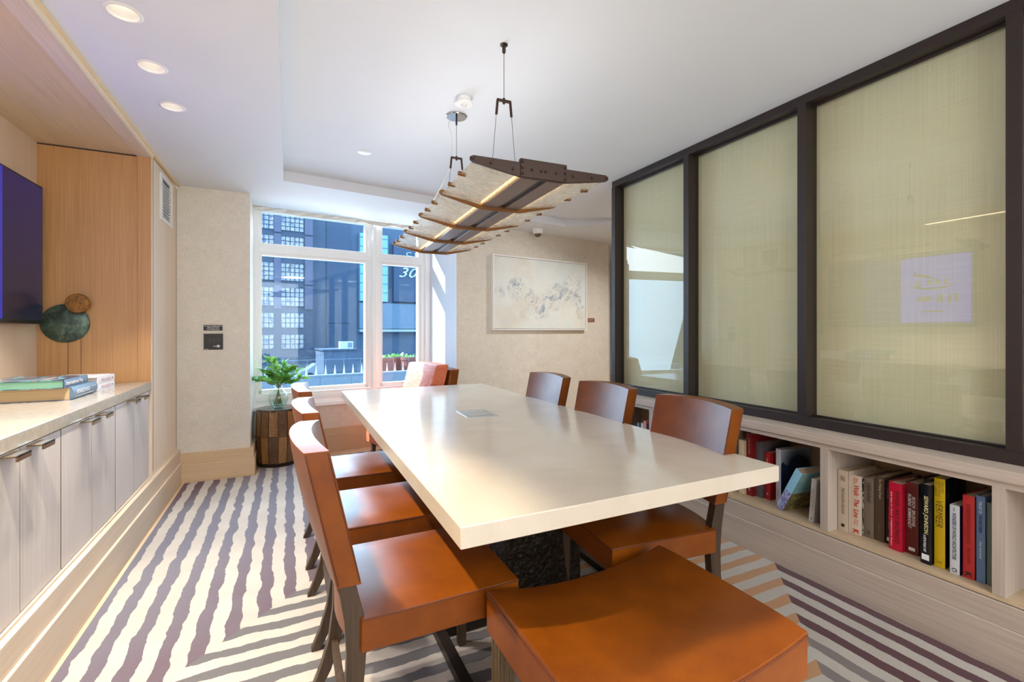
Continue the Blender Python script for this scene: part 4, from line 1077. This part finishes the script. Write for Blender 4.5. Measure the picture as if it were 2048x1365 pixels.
# daylight entering through the window opening
dl = light('window_daylight', 'AREA', tuple(W @ Vector((.58, .16, 1.5))), 34, (.76, .88, 1.0), shape='RECTANGLE', size=1.75, size_y=1.85, spread=R(112))
dl.rotation_euler = Vector((UY, -UX, -.22)).to_track_quat('-Z', 'Z').to_euler()
WARM = (1, .925, .83)
for i, (x, y) in enumerate(DL + DLX):
    light('downlight_beam', 'SPOT', (x, y, 2.425), (80, 56, 54, 150, 40, 20)[i], WARM if i != 3 else (1, .86, .64), (0, 0, 0), spot_size=R(78), spot_blend=.3, shadow_soft_size=.03)
light('stool_downlight', 'SPOT', (.95, -.32, 2.50), 190, WARM, (0, 0, 0), spot_size=R(61), spot_blend=.08, shadow_soft_size=.02)
for i, (x, y) in enumerate(((.4, -1.6), (1.9, -1.6))):
    light('rear_fill_light', 'AREA', (x, y, 2.49), 16, (.88, .94, 1.0), (0, 0, 0), shape='DISK', size=.5)  # unseen fill lamps added behind the camera to lift the ceiling by bounce
up = light('ceiling_fill_light', 'AREA', (.89, 2.35, 1.90), 2.5, (.95, .97, 1.0), (PI, 0, R(2.6)), shape='RECTANGLE', size=.15, size_y=1.6)  # added fill above the pendant, only there to brighten the ceiling
light('niche_light', 'AREA', (-1.12, 1.6, 2.39), 2.5, (1, .78, .5), (0, 0, 0), shape='RECTANGLE', size=.06, size_y=2.0)
light('front_fill_light', 'AREA', (.9, -2.25, 1.45), 46, (.86, .93, 1.0), (R(90), 0, 0), shape='RECTANGLE', size=2.6, size_y=1.9)  # added fill lamp before the closed back wall, lights surfaces facing the camera
light('corridor_fill_light', 'AREA', (3.9, 3.9, 2.49), 95, (1, .98, .95), (0, 0, 0), shape='DISK', size=.6)  # unseen lamp added to brighten the corridor sliver and the painting wall

# ------------------------------------------------------------------ camera
cam = bpy.data.cameras.new('camera'); co_ = bpy.data.objects.new('camera', cam); C.objects.link(co_)
co_.location = (0, 0, 1.25); co_.rotation_euler = (R(90), 0, -math.atan(447/930))
cam.sensor_width = 36; cam.lens = 930/2048*36; cam.shift_y = -22.5/2048; cam.clip_start = .02; cam.clip_end = 300
sc = bpy.context.scene; sc.camera = co_
vs = sc.view_settings; vs.view_transform = 'Standard'; vs.look = 'None'; vs.gamma = 1; vs.exposure = 0.66
vs.use_curve_mapping = False
sc.cycles.max_bounces = 8; sc.cycles.diffuse_bounces = 5; sc.cycles.glossy_bounces = 4; sc.cycles.transparent_max_bounces = 14
sc.cycles.sample_clamp_indirect = 6
